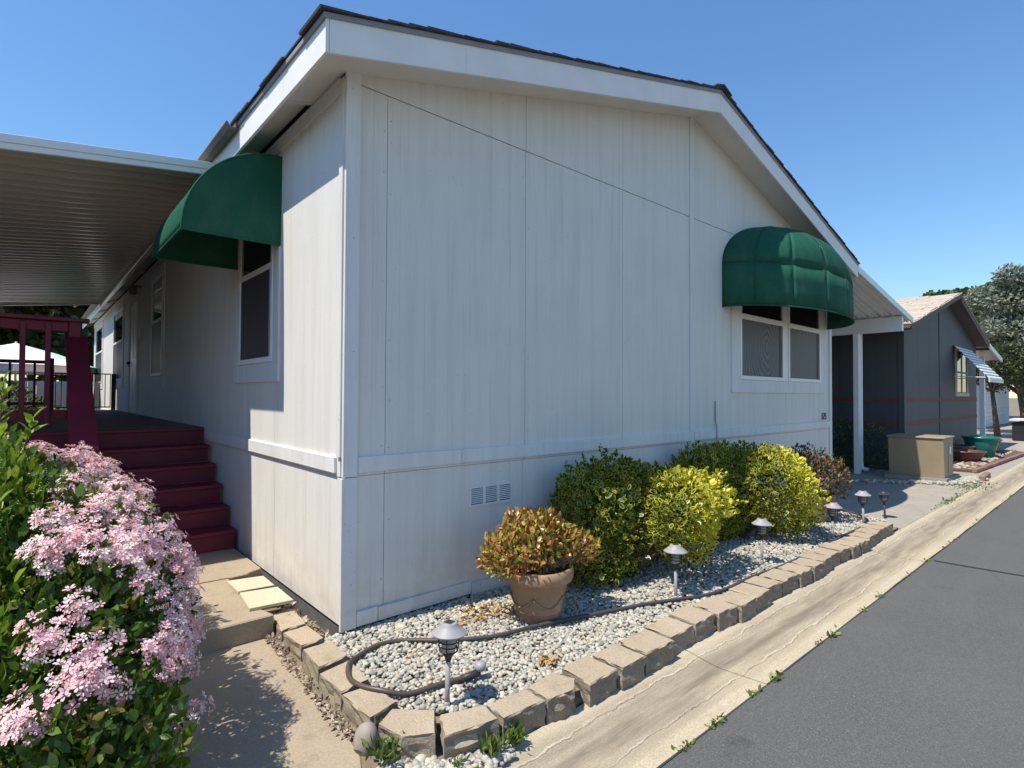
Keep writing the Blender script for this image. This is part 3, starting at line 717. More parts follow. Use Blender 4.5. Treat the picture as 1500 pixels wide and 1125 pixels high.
o = mb.build('top_canvas', 'canvas', aw, smooth=True); thick(o, .004)
for y in (ay0, ay1):
    mb = MB(); ring = [(-.003, az0)] + [(x, z) for x, z in arc]
    c = [(-.25, az0+.25)]
    pts = [(c[0][0], y, c[0][1])] + [(x, y, z) for x, z in arc] + [(-.003, y, az0)]
    k = len(pts); mb.add(pts, [(0, i, i+1) for i in range(1, k-1)] + [(0, k-1, 1)])
    o = mb.build('side_canvas', 'canvas', aw); thick(o, .004)
mb = MB(); mb.tube([(-.012, ay0, az0), (-ap, ay0, az0), (-ap, ay1, az0), (-.012, ay1, az0)], .011, 6)
mb.tube([(x, ay0, z) for x, z in arc], .009, 6); mb.tube([(x, ay1, z) for x, z in arc], .009, 6)
mb.build('frame', 'canvas', aw)

aw = thing('window_awning', 'rounded dome-shaped dark green awning over the wide front window, half of it sunlit', 'awning', (6.58, -.3, 2.58))
cx, ax_, by_, z0, zm, zt = 6.58, 1.715, .73, 2.58, 3.12, 3.83
ribs = [i*math.pi/7 for i in range(8)]
def dome_pt(th, ph, sag=0.0):
    c = math.cos(ph)*(1-sag); s = math.sin(ph)*(1-sag*.6)
    return (cx-ax_*math.cos(th)*c, -.004-by_*math.sin(th)*c, zm+(zt-zm)*s)
for g_ in range(7):
    t0, t1 = ribs[g_], ribs[g_+1]; nT, nP = 8, 12
    rows = []
    for i in range(nP+1):
        ph = math.pi/2*i/nP
        rows.append([dome_pt(t0+(t1-t0)*j/nT, ph, .016*math.sin(math.pi*j/nT)*math.sin(ph*2*.9+.1)) for j in range(nT+1)])
    mb = MB(); sheet(mb, rows); o = mb.build('dome_gore', 'canvas', aw, smooth=True); thick(o, .004)
    mb = MB()
    fl = lambda z: 1+.025*(zm-z)/(zm-z0)
    rows = [[(cx-ax_*math.cos(t0+(t1-t0)*j/nT)*(1-.005*math.sin(math.pi*j/nT)), -.004-by_*fl(z)*math.sin(t0+(t1-t0)*j/nT)*(1-.005*math.sin(math.pi*j/nT)), z) for j in range(nT+1)] for z in (z0, z0+.2, zm-.2, zm)]
    sheet(mb, rows); o = mb.build('valance', 'canvas', aw, smooth=True); thick(o, .004)
for z, r in ((z0+.008, .009), (zm, .0030)):
    MB().tube([(cx-ax_*math.cos(t), -.006-by_*(1.025 if z < 2.8 else 1)*math.sin(t), z) for t in [i*math.pi/40 for i in range(41)]], r, 6).build('hoop', 'canvas', aw, smooth=True)
for th in ribs[1:-1]:
    MB().tube([(cx-ax_*math.cos(th), -.004-by_*1.025*math.sin(th), z0)] + [dome_pt(th, math.pi/2*i/10) for i in range(11)], .0045, 6).build('rib', 'canvas', aw, smooth=True)

# ------------------------------------------------------------------ porch cover on the left
pc = thing('porch_cover', 'cream corrugated metal porch cover attached to the left side of the white home', 'porch roof', (-2, 2.1, 0))
pz = lambda x: 3.492 + .125*(x+.275)
YC0, YC1, XO = 2.13, 11.8, -3.9
n = 48; pw = (YC1-YC0)/n
prof = [(0, .075), (.008, .0), (.050, .0), (.058, .075), (.112, .075), (.117, .052), (.140, .052), (.145, .075), (pw/1, .075)]
for i in range(n):
    y = YC0 + i*pw; mb = MB(); vs = []
    for x in (XO, -.275):
        for a, h in prof: vs.append((x, y+min(a, pw)-.0005, pz(x)+h))
    k = len(prof); mb.add(vs, [(j, j+1, k+j+1, k+j) for j in range(k-1)])
    o = mb.build('roof_pan', 'pan', pc); thick(o, .0025)
def xbar(y0, y1, lo, hi, name, mat, x0=XO, x1=-.274):
    return MB().hexa([(x0, y0, pz(x0)+lo), (x1, y0, pz(x1)+lo), (x1, y1, pz(x1)+lo), (x0, y1, pz(x0)+lo), (x0, y0, pz(x0)+hi), (x1, y0, pz(x1)+hi), (x1, y1, pz(x1)+hi), (x0, y1, pz(x0)+hi)]).build(name, mat, pc, bevel=.002)
xbar(YC0-.035, YC0-.003, -.035, .012, 'front_fascia', 'metalwhite'); xbar(YC0-.045, YC0-.003, .0125, .075, 'front_fascia', 'metalwhite')
xbar(YC1+.002, YC1+.05, -.035, .07, 'back_fascia', 'metalwhite')
MB().box(-.34, -.275, YC0, YC1, 3.40, pz(-.34)-.004).build('ledger', 'pan', pc, bevel=.003)
MB().box(-3.5, -3.42, YC0, YC1, 2.90, pz(-3.5)-.004).build('beam', 'metalwhite', pc, bevel=.003)
for y in (2.6, 5.6, 8.6, 11.5):
    MB().box(-3.5, -3.42, y, y+.08, -.1, 2.899).build('post', 'metalwhite', pc, bevel=.004)

# ------------------------------------------------------------------ red porch deck and stairs
dk = thing('porch_deck', 'maroon painted wooden porch deck with six steps and a baluster railing', 'deck', (-1.2, 3.5, 0))
ZD, YD = 1.12, 3.52
y = YD
i = 0
while y < 11.9:
    MB().box(-2.9, -.03, y+.003, y+.137, ZD-.035, ZD).build('deck_board', 'red' if i == 0 else 'deckboard', dk, bevel=.004); y += .14; i += 1
MB().box(-2.9, -.03, YD+.02, YD+.06, ZD-.22, ZD-.037).build('rim_joist', 'red', dk)
for k in range(1, 6):
    yf = YD - .26*k; zt_ = ZD - .178*k
    MB().box(-1.06, -.022, yf, yf+.275, zt_-.036, zt_).build('tread', 'red', dk, bevel=.005)
for k in range(0, 6):
    yf = YD - .26*k + .022; zt_ = ZD - .178*k - .037
    MB().box(-1.04, -.026-.012*(k % 2), yf, yf+.02, zt_-.138, zt_).build('riser', 'red', dk)
for x in (-1.075,):
    MB().prism([(2.24, .05), (3.55, .95), (3.55, 1.10), (3.50, 1.10), (2.24, .24)], 0, x-.03, x+.012).build('stringer', 'red', dk)
MB().box(-2.9, -1.1, YD+.022, YD+.05, .05, ZD-.24).build('skirt_board', 'red', dk)
# railing
MB().box(-1.22, -1.125, YD-.02, YD+.07, .05, 2.19).build('post', 'red', dk, bevel=.005)
MB().box(-2.9, -1.06, YD-.045, YD+.10, 2.19, 2.228).build('rail_cap', 'red', dk, bevel=.005)
MB().box(-2.9, -1.222, YD+.005, YD+.045, 2.09, 2.186).build('top_rail', 'red', dk, bevel=.004)
MB().box(-2.9, -1.222, YD+.005, YD+.045, 1.24, 1.33).build('bottom_rail', 'red', dk, bevel=.004)
for k in range(9):
    x = -1.372 - k*.182
    MB().box(x-.022, x+.022, YD-.02, YD+.004, 1.20, 2.17).build('baluster', 'red', dk, bevel=.003)
# stair rail: newel, sloped cap, balusters
MB().box(-1.20, -1.11, 2.25, 2.34, .05, 1.035).build('newel_post', 'red', dk, bevel=.005)
MB().hexa([(-1.25, 2.17, 1.03), (-1.075, 2.17, 1.03), (-1.075, 3.52, 2.02), (-1.25, 3.52, 2.02), (-1.25, 2.17, 1.07), (-1.075, 2.17, 1.07), (-1.075, 3.52, 2.06), (-1.25, 3.52, 2.06)]).build('handrail', 'red', dk, bevel=.004)
for k in range(5):
    y = 2.5+k*.2; z = 1.03+(y-2.17)*.733
    MB().box(-1.175, -1.135, y-.02, y+.02, .15+(y-2.2)*.68, z).build('baluster', 'red', dk)
# far rail of the deck
MB().box(-2.9, -1.10, 11.75, 11.80, 2.10, 2.17).build('top_rail', 'red', dk)
MB().box(-2.9, -1.10, 11.75, 11.80, 1.24, 1.30).build('bottom_rail', 'red', dk)
MB().box(-1.20, -1.09, 11.72, 11.83, 1.10, 2.22).build('post', 'red', dk)
MB().box(-.10, -.02, 11.74, 11.82, 1.10, 1.92).build('post', 'black', dk)
for k in range(8):
    x = -1.40-k*.19; MB().box(x-.02, x+.02, 11.73, 11.748, 1.2, 2.12).build('baluster', 'red', dk)
gt = thing('porch_gate', 'low black metal bar gate closing the far end of the porch', 'gate', (-.6, 11.78, 1.12))
MB().box(-1.07, -.11, 11.765, 11.785, 1.90, 1.925).build('gate_rail', 'black', gt); MB().box(-1.07, -.11, 11.765, 11.785, 1.17, 1.195).build('gate_rail', 'black', gt)
for k in range(11):
    x = -1.06+k*.094; MB().box(x-.007, x+.007, 11.768, 11.782, 1.196, 1.899).build('gate_bar', 'black', gt)

# ------------------------------------------------------------------ right carport
rc = thing('carport_cover', 'white corrugated carport roof on a post at the right side of the white home', 'carport', (10.4, .5, -.1))
qz = lambda x: 3.56 - .165*(x-8.72)
n = 40; pw2 = .2
for i in range(n):
    y = -.30 + i*pw2; mb = MB(); vs = []
    for x in (8.715, 12.02):
        for a, h in [(0, .05), (.025, .05), (.04, 0), (.085, 0), (.1, .02), (.115, 0), (.16, 0), (.175, .05), (.2, .05)]: vs.append((x, y+a, qz(x)+h))
    k = 9; mb.add(vs, [(j, j+1, k+j+1, k+j) for j in range(k-1)]); o = mb.build('roof_pan', 'metalwhite', rc); thick(o, .0025)
MB().hexa([(8.71, -.335, qz(8.71)-.02), (12.06, -.335, qz(12.06)-.02), (12.06, -.303, qz(12.06)-.02), (8.71, -.303, qz(8.71)-.02), (8.71, -.335, qz(8.71)+.09), (12.06, -.335, qz(12.06)+.09), (12.06, -.303, qz(12.06)+.09), (8.71, -.303, qz(8.71)+.09)]).build('front_fascia', 'metalwhite', rc, bevel=.003)
MB().box(11.46, 11.56, -.28, 7.6, 2.79, qz(11.56)-.006).build('beam', 'metalwhite', rc, bevel=.003)
for y in (.52, 4.2):
    MB().box(11.40, 11.55, y-.05, y+.05, -.12, 2.788).build('post', 'metalwhite', rc, bevel=.006)
MB().tube([(11.62, .50, 2.9), (11.62, .50, 2.7), (11.61, .50, .1), (11.60, .47, -.01), (11.66, .38, -.04)], .042, 8).build('downspout', 'metalwhite', rc, smooth=True)

# ------------------------------------------------------------------ garden bed: edging blocks, gravel
ed = thing('garden_edging', 'low curved row of tan concrete edging blocks around the gravel bed', 'edging', (1.0, -1.35, -.13))
def block(poly, z1, z0=-.155, rough=.014, seed=0):
    bm = bmesh.new(); o = root_loc(ed)
    vb = [bm.verts.new((x-o.x, y-o.y, z0-o.z)) for x, y in poly]; vt = [bm.verts.new((x-o.x, y-o.y, z1-o.z)) for x, y in poly]
    k = len(poly)
    bm.faces.new(vt); bm.faces.new(list(reversed(vb)))
    for i in range(k): bm.faces.new((vb[i], vb[(i+1) % k], vt[(i+1) % k], vt[i]))
    bmesh.ops.recalc_face_normals(bm, faces=bm.faces)
    te = [e for e in bm.edges if all(abs(v.co.z-(z1-o.z)) < 1e-5 for v in e.verts)]
    bmesh.ops.bevel(bm, geom=te, offset=.007, segments=1, affect='EDGES')
    bmesh.ops.subdivide_edges(bm, edges=[e for e in bm.edges if e.calc_length() > .04], cuts=4, use_grid_fill=True)
    bm.normal_update()
    for v in bm.verts:
        if v.co.z < z1-o.z-.004:
            p = Vector((v.co.x, v.co.y, v.co.z))*16 + Vector((seed, 0, 0)); q = p*2.3
            v.co += v.normal*(noise.noise(p)*rough*.8 + noise.noise(q)*rough*1.3 - rough*.3)
        else:
            v.co.z += noise.noise(Vector((v.co.x*9, v.co.y*9, seed)))*.004
            if len([f for f in v.link_faces if f.normal.z < .9]): v.co += Vector((noise.noise(v.co*40), noise.noise(v.co*40+Vector((9, 0, 0))), noise.noise(v.co*50)))*.003
    bmesh.ops.triangulate(bm, faces=[f for f in bm.faces if len(f.verts) > 4])
    bm.normal_update()
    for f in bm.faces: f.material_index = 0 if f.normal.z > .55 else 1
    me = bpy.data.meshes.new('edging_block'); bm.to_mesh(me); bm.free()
    o = link('edging_block', me, 'block', ed); me.materials.append(M['split_shaded']); return o
BL = [([(-.24, .597), (-.078, .587), (-.111, .265), (-.272, .262)], -.012), ([(-.288, .215), (-.117, .235), (-.111, -.029), (-.266, -.049)], -.008),
      ([(-.284, -.109), (-.105, -.097), (-.105, -.348), (-.299, -.389)], 0.0), ([(-.325, -.452), (-.123, -.405), (-.138, -.678), (-.306, -.700)], .0),
      ([(-.318, -.722), (-.160, -.735), (-.135, -.965), (-.309, -1.01)], .002), ([(-.306, -1.074), (-.189, -1.000), (-.037, -1.144), (-.139, -1.302), (-.267, -1.226)], .004),
      ([(-.048, -1.19), (.166, -1.262), (.143, -1.403), (-.129, -1.348)], .004), ([(.180, -1.264), (.416, -1.290), (.417, -1.425), (.154, -1.415)], .002),
      ([(.432, -1.275), (.640, -1.250), (.690, -1.380), (.60, -1.455), (.424, -1.435)], .0)]
for i, (pl, z) in enumerate(BL): block(pl[::-1] if False else pl, z, seed=i*3.1)
jx = [.70, .95, 1.19, 1.49, 1.785, 2.07, 2.32, 2.59, 2.84, 3.09, 3.40, 3.66, 3.90, 4.15, 4.41, 4.66, 4.92, 5.17, 5.43, 5.68, 5.93, 6.18]
for i, (a, b) in enumerate(zip(jx[:-1], jx[1:])):
    yo = -1.462 - .018*math.sin(i*1.3) + (0.014 if 3 <= i <= 5 else 0); yi = yo + .215 + random.uniform(-.012, .012)
    if i > 18: yo += .02*(i-18); yi += .02*(i-18)
    e = random.uniform(-.006, .006)
    block([(a+.016, yi), (b-.012, yi+random.uniform(-.008, .008)), (b-.005, yo-e), (a+.005, yo+e)], random.uniform(-.004, .004), seed=50+i*2.7)

def pebble(seed, sub):
    bm = bmesh.new(); bmesh.ops.create_icosphere(bm, subdivisions=sub, radius=.5)
    for v in bm.verts:
        f = 1 + .22*noise.noise(v.co*2.4+Vector((seed, 0, 0))); v.co = Vector((v.co.x*f*1.15, v.co.y*f*.9, v.co.z*f*.68))
    V = [tuple(v.co) for v in bm.verts]; F = [tuple(v.index for v in f.verts) for f in bm.faces]; bm.free(); return V, F
def in_bed(x, y):
    # inside of the edging, outside of the home
    left = np.where(y > -.4, -.11, np.where(y > -1.0, -.13, -.10 + (-.98-y)*1.0))
    low = np.where(x < .18, -1.13-.62*(x+.04), -1.272)
    ok = (x > left) & (y > low) & (y < .02) & (x < 6.9 - .35*np.maximum(0, -y-.3))
    return ok
def random_rot(n, rng, tilt=.5):
    a = rng.random(n)*2*np.pi; ax = rng.normal(size=(n, 2))*tilt
    d = np.stack([np.cos(a), np.sin(a), ax[:, 0]*.6], 1); nz = np.stack([ax[:, 0]*.5, ax[:, 1]*.5, np.ones(n)], 1)
    return frames(d, nz)
bed_z = lambda x, y: -.056 + .010*np.sin(x*2.1)*np.cos(y*3.0) + .012*np.clip((y+1.2)/1.0, 0, 1)
struct('gravel_bed', MB().prism([(-.15, .0), (-.15, -.95), (-.02, -1.15), (.2, -1.27), (6.2, -1.27), (6.75, -1.0), (6.9, -.3), (6.9, .0)], 2, -.2, -.072), 'soil')
def gravel(name, n, size, sub, x0, x1, parent, seed):
    rng = np.random.default_rng(seed); x = rng.uniform(x0, x1, n*2); y = rng.uniform(-1.3, .02, n*2)
    k = in_bed(x, y); x, y = x[k][:n], y[k][:n]; m_ = len(x)
    s = size*np.exp(rng.normal(size=m_)*.25); z = bed_z(x, y) + rng.random(m_)*.020
    V, F = pebble(seed, sub)
    return scatter(name, V, F, np.stack([x, y, z], 1), random_rot(m_, rng), s, 'gravel', parent, 'stuff', smooth=sub > 1)
gr_ = gravel('gravel', 11500, .0225, 2, -.2, 1.9, None, 3); tag(gr_, 'pale crushed gravel of the bed near the house corner, around the nearest path light', 'gravel')
g2 = gravel('gravel', 18000, .0265, 1, 1.85, 6.9, None, 4); tag(g2, 'pale gravel of the bed under and beyond the two variegated shrubs', 'gravel')
# spilled pebbles and litter outside the edging
def strip_scatter(name, path, width, n, size, mat, z, tmpl, seed, label, cat, tilt=.6):
    rng = np.random.default_rng(seed); path = np.array(path, float); seg = rng.integers(0, len(path)-1, n); t = rng.random(n)[:, None]
    p = path[seg]*(1-t) + path[seg+1]*t + rng.normal(size=(n, 2))*width
    s = size*np.exp(rng.normal(size=n)*.3)
    V, F = tmpl
    o = scatter(name, V, F, np.column_stack([p, z + rng.random(n)*.012]), random_rot(n, rng, tilt), s, mat, None, 'stuff')
    return tag(o, label, cat)
strip_scatter('gravel', [(-.33, -1.20), (-.16, -1.38), (.04, -1.44), (.10, -1.46)], .030, 420, .025, 'gravel', -.112, pebble(9, 2), 21, 'spilled white pebbles outside the edging blocks at the bottom of the picture', 'pebbles')
strip_scatter('leaf_litter', [(-.10, 1.36), (-.055, .9), (-.085, .62), (-.22, .63), (-.075, .4), (-.065, 0.05)], .018, 520, .036, 'litter', -.06, (LEAF_V, LEAF_F), 22, 'dry leaf litter between the loose blocks and the left wall', 'leaf litter', 1.2)
strip_scatter('leaf_litter', [(-.30, .45), (-.315, .15), (-.34, -.2), (-.36, -.6), (-.37, -.95)], .016, 420, .026, 'litter', -.09, (LEAF_V, LEAF_F), 23, 'thin line of dry litter between walkway and edging blocks', 'leaf litter', 1.2)
strip_scatter('fallen_leaves', [(.72, -.33), (.98, -.33), (1.02, -.42)], .075, 330, .035, 'leaf_dry', -.028, (LEAF_V, LEAF_F), 24, 'yellow brown fallen leaves on the gravel beside the nearer clay pot', 'fallen leaves', 1.0)
strip_scatter('fallen_leaves', [(.74, -1.10), (.80, -1.12)], .03, 40, .035, 'leaf_dry', -.028, (LEAF_V, LEAF_F), 25, 'small patch of orange dead leaves on gravel near the edging', 'fallen leaves', 1.0)
# buff pavers lying on the upper slab
for a, b, lab in (((-.345, 1.255), .96, 'pale buff concrete paver on the walkway, the one nearer the steps'), ((-.345, .925), .57, 'pale buff concrete paver on the walkway, the one nearer the street')):
    y1, y0 = a[1], b
    sh = -.02 if y1 > 1 else -.035
    pv = MB().hexa([(-.345+(sh if y1 < 1 else 0), y0, .043), (-.10, y0-.03, .043), (-.095, y1-.05, .043), (-.345, y1, .043), (-.345+(sh if y1 < 1 else 0), y0, .066), (-.10, y0-.03, .066), (-.095, y1-.05, .066), (-.345, y1, .066)]).build('paver', 'paver', None, bevel=.003)
    tag(pv, lab, 'paver', 'loose pavers by the left wall')

# smooth rock at the end of the edging
bm = bmesh.new(); bmesh.ops.create_icosphere(bm, subdivisions=3, radius=.5)
V = [tuple(v.co*(1+.07*noise.noise(v.co*2.0))) for v in bm.verts]; F = [tuple(v.index for v in f.verts) for f in bm.faces]; bm.free()
me = bpy.data.meshes.new('river_rock'); me.from_pydata([(x*.105, y*.115, z*.150) for x, y, z in V], [], F); me.shade_smooth()
rk = link('river_rock', me, 'rock'); rk.location = (-.345, -1.05, -.058); rk.rotation_euler = (0.12, .15, .5)
tag(rk, 'smooth egg-shaped grey brown rock standing by the edging block corner', 'rock')

# ------------------------------------------------------------------ hose
def catmull(pts, m_=6):
    P_ = [Vector(p) for p in pts]; out = []
    for i in range(len(P_)-1):
        p0, p1, p2, p3 = P_[max(0, i-1)], P_[i], P_[i+1], P_[min(len(P_)-1, i+2)]
        for k in range(m_):
            t = k/m_; out.append(.5*((2*p1) + (p2-p0)*t + (2*p0-5*p1+4*p2-p3)*t*t + (3*p1-p0-3*p2+p3)*t**3))
    out.append(P_[-1]); return out
hz = -.014
hp = [(.30, -.985), (.163, -.945), (.068, -.933), (-.057, -.908), (-.152, -.84), (-.219, -.715), (-.217, -.594), (-.154, -.465), (-.053, -.371), (.095, -.32), (.235, -.357), (.411, -.508), (.531, -.59), (.717, -.685), (.971, -.735), (1.161, -.78), (1.489, -.877), (1.863, -.984), (2.106, -1.078), (2.359, -1.176), (2.651, -1.216), (3.022, -1.212), (3.498, -1.248), (4.141, -1.255), (5.038, -1.231), (5.88, -1.225), (6.25, -1.14), (6.55, -.9), (6.75, -.5), (6.8, -.02)]
on_stone = lambda x, y: .024 if x < -.10 and y > -1.0 and y < -.33 else 0
hs = thing('garden_hose', 'dark garden hose looping at the corner then running along the edging blocks', 'hose', (.3, -.985, -.03))
pth = catmull([(x, y, hz + on_stone(x, y)) for x, y in hp])
cut = int(len(pth)*.40)
MB().tube(pth[:cut], .0135, 10).build('hose_length', 'hose', hs, smooth=True)
MB().tube(pth[cut-1:], .0135, 8).build('hose_length', 'hoseblack', hs, smooth=True)
MB().tube([(.24, -.972, -.012), (.30, -.985, -.008), (.345, -.99, -.004)], [.019, .021, .021], 10).build('hose_coupling', 'lampdark', hs, smooth=True)
MB().lathe([(.016, -.02), (.030, -.012), (.032, .012), (.022, .026), (.004, .030)], (.352, -.992, .022), 14).build('end_cap', 'lampgrey', hs, smooth=True)

# ------------------------------------------------------------------ path lights
def path_light(label, cap_mat='lampgrey', post='lampgrey', cage='lampdark'):
    t = thing('path_light', label, 'garden light', (0, 0, 0), 'solar path lights along the gravel bed')
    MB().tube([(0, 0, -.06), (0, 0, .235)], [.0125, .0125], 10).build('post', post, t, smooth=True)
    MB().lathe([(.0125, 0), (.017, .004), (.017, .03), (.0125, .036)], (0, 0, -.004), 10).build('stake_collar', post, t, smooth=True)
    MB().lathe([(.013, .225), (.019, .245), (.028, .262), (.030, .272)], (0, 0, 0), 14).build('socket', cage, t, smooth=True)
    MB().lathe([(.024, .268), (.033, .274), (.037, .36)], (0, 0, 0), 16).build('lens', 'lens', t, smooth=True)
    for z, r in ((.280, .046), (.303, .050), (.326, .052), (.349, .053)):
        MB().tube([(r*math.cos(a), r*math.sin(a), z) for a in [i*math.pi/10 for i in range(21)]], .0032, 5, False).build('cage_ring', cage, t, smooth=True)
    for k in range(4):
        a = k*math.pi/2+.4
        MB().tube([(.028*math.cos(a), .028*math.sin(a), .262), (.047*math.cos(a), .047*math.sin(a), .285), (.054*math.cos(a), .054*math.sin(a), .362)], .003, 5).build('cage_rib', cage, t, smooth=True)
    c = MB().lathe([(.050, .362), (.086, .360), (.088, .366), (.060, .388), (.043, .404), (.041, .412), (.038, .415), (.002, .4155)], (0, 0, 0), 28).build('cap', cap_mat, t); smooth_by_angle(c, 35)
    MB().box(-.021, .021, -.021, .021, .4158, .4185).build('solar_panel', 'solar', c)
    return t
def copy_tree(o, parent=None):
    c = o.copy(); COL.objects.link(c); c.parent = parent
    for ch in o.children: copy_tree(ch, c)
    return c
pl0 = path_light('grey caged path light in the gravel by the house corner, nearest and leaning slightly')
pl0.location = (.066, -1.09, -.05); pl0.rotation_euler = (.0, .04, .35)
for loc, rz, tilt, lab in (((2.20, -1.03, -.05), .8, .02, 'shaded path light half hidden under the nearer variegated shrub'),
                     ((3.60, -1.05, -.05), 1.3, .0, 'path light in the gravel below the farther variegated shrub, third from the house corner'),
                     ((4.95, -1.19, -.05), 2.0, -.02, 'path light between farther variegated shrub and edging, fourth from the house corner'),
                     ((6.02, -1.17, -.05), 2.5, .02, 'path light near the far potted plant, fifth from the house corner')):
    c = copy_tree(pl0); c.location = loc; c.rotation_euler = (0, tilt, rz); c['label'] = lab
dl = path_light('blackened path light standing at the driveway edge, farthest of the row', 'lampdark', 'lampdark', 'lampdark')
dl.location = (7.05, -1.12, -.12); dl.rotation_euler = (0, .06, .9); dl.scale = (1, 1, .85)

# ------------------------------------------------------------------ pots
def pot(loc, s, label):
    t = thing('flower_pot', label, 'pot', loc, 'large clay pots in the gravel bed')
    p = [(.135, 0), (.15, .006), (.163, .08), (.168, .083), (.167, .092), (.192, .215), (.199, .217), (.199, .228), (.207, .262), (.236, .268), (.244, .285), (.244, .335), (.234, .345), (.216, .342), (.210, .29)]
    b = MB().lathe([(r*s, z*s*1.10) for r, z in p], loc, 40, True, False).build('pot_body', 'terracotta', t); smooth_by_angle(b, 50)
    MB().lathe([(.001, .31*s), (.211*s, .315*s)], loc, 30, False, False).build('potting_soil', 'soil', t)
    # raised swag ornament on the belly
    mb = MB()
    for k in range(5):
        a0 = k*2*math.pi/5
        pts = []
        for i in range(9):
            a = a0 + (i/8)*2*math.pi/5; z = .20 - .07*math.sin(math.pi*i/8); r = .150+.195*(z/1.0)*1.05
            pts.append((loc[0]+s*r*math.cos(a), loc[1]+s*r*math.sin(a), loc[2]+s*z))
        mb.tube(pts, .007*s, 6)
    mb.build('swag_relief', 'terracotta', t, smooth=True)
    return t
P1 = (1.165, -.60, -.058); P2 = (5.78, -.70, -.058)
pot(P1, 1.0, 'large weathered terracotta pot in the gravel near the house corner, holding an orange jade plant')
pot(P2, .92, 'terracotta pot in shade behind the farther variegated shrub, by the driveway')
def jade(c, label, blobs, n, mat, seed, size=.038, stems=9):
    t = thing('jade_plant', label, 'plant', c)
    rng = random.Random(seed)
    mb = MB()
    for (bc, br) in blobs:
        for k in range(stems):
            a = rng.uniform(0, 6.28); r0 = rng.uniform(.0, .10)
            tip = (c[0]+bc[0]+math.cos(a)*br[0]*.8*rng.random(), c[1]+bc[1]+math.sin(a)*br[1]*.8*rng.random(), c[2]+bc[2]+br[2]*rng.uniform(-.1, .7))
            b0 = (c[0]+math.cos(a)*r0, c[1]+math.sin(a)*r0, c[2]-.02)
            md = tuple((p+q)/2+rng.uniform(-.03, .03) for p, q in zip(b0, tip))
            mb.tube([b0, md, tip], [.015, .010, .006], 6)
    mb.build('stems', 'succstem', t, smooth=True)
    B = [((c[0]+a[0], c[1]+a[1], c[2]+a[2]), b) for a, b in blobs]
    p, nn = blob_points(B, n, .45, 1.08, .22, c[2]+.0, seed)
    # each leaf takes a random tone of the leaf material
    leaves('foliage', t, mat, p, nn, size, .9, .5, .35, seed)
    return t
jade((P1[0], P1[1], P1[2]+.345), 'orange and green jade plant in the nearer terracotta pot',
     [((-.11, .04, .15), (.24, .22, .18)), ((.09, .02, .17), (.22, .21, .18)), ((.0, .06, .26), (.19, .20, .14)), ((-.24, .08, .09), (.16, .17, .13)), ((.27, -.13, .13), (.16, .11, .10))], 4200, 'leaf_jade', 5, .042)
jade((P2[0], P2[1], P2[2]+.31), 'dark reddish jade plant in the farther terracotta pot',
     [((-.05, .05, .28), (.38, .33, .27)), ((.18, -.12, .18), (.26, .24, .26)), ((.05, .12, .38), (.27, .26, .22))], 2600, 'leaf_jade2', 6, .045)

# ------------------------------------------------------------------ shrubs
def shrub(name, label, loc, blobs, n, mat, size, seed, tmpl=None, gold=None, stems=14, rmin=.62, zmin=-.05, lump=.12, cat='shrub', spread=.8, upb=.25, sprigs=0):
    t = thing(name, label, cat, loc)
    rng = random.Random(seed); mb = MB()
    for k in range(stems):
        bc, br = blobs[k % len(blobs)]
        tip = tuple(bc[i] + br[i]*rng.uniform(-.6, .6) for i in range(3)); b0 = (loc[0]+rng.uniform(-.12, .12), loc[1]+rng.uniform(-.08, .08), loc[2])
        md = tuple(b0[i]*.55+tip[i]*.45+rng.uniform(-.04, .04) for i in range(3)); mb.tube([b0, md, tip], [.016, .011, .005], 6)
    mb.build('stems', 'bark', t, smooth=True)
    p, nn = blob_points(blobs, n, rmin, 1.05, lump, zmin, seed)
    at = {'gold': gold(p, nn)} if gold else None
    leaves('foliage', t, mat, p, nn, size, spread, upb, .35, seed, tmpl, at)
    if sprigs:
        rg = np.random.default_rng(seed+7); q, qn = blob_points(blobs, sprigs*2, .96, 1.05, lump, zmin+.12, seed+3)
        ok = (qn[:, 2] > -.25); q, qn = q[ok][:sprigs], qn[ok][:sprigs]; m_ = len(q); k_ = 11
        ax = unit(qn*.8 + rg.normal(size=(m_, 3))*.25 + np.array([0, 0, .55])); ln = size*(1.0+1.5*rg.random(m_)**2)
        f_ = np.tile(np.linspace(0, 1, k_), m_); A = np.repeat(ax, k_, 0); pp = np.repeat(q, k_, 0) + A*(np.repeat(ln, k_)*f_)[:, None]
        dd = unit(A*.6 + unit(rg.normal(size=A.shape))*.8); sz = size*(.75+.4*rg.random(len(pp)))*(1.05-.35*f_)
        va = None; tv, tf = LEAF_V, LEAF_F
        if tmpl == 'ring': tv, tf, rim = ring_leaf(); va = {'rim': rim}
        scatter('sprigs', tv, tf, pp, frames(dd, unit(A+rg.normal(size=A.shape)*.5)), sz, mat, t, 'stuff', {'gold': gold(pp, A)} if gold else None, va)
    return t
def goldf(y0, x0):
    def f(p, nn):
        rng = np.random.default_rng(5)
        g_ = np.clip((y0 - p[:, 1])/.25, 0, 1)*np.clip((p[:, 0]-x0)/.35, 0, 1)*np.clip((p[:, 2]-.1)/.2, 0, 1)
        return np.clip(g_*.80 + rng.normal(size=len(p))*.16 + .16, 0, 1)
    return f
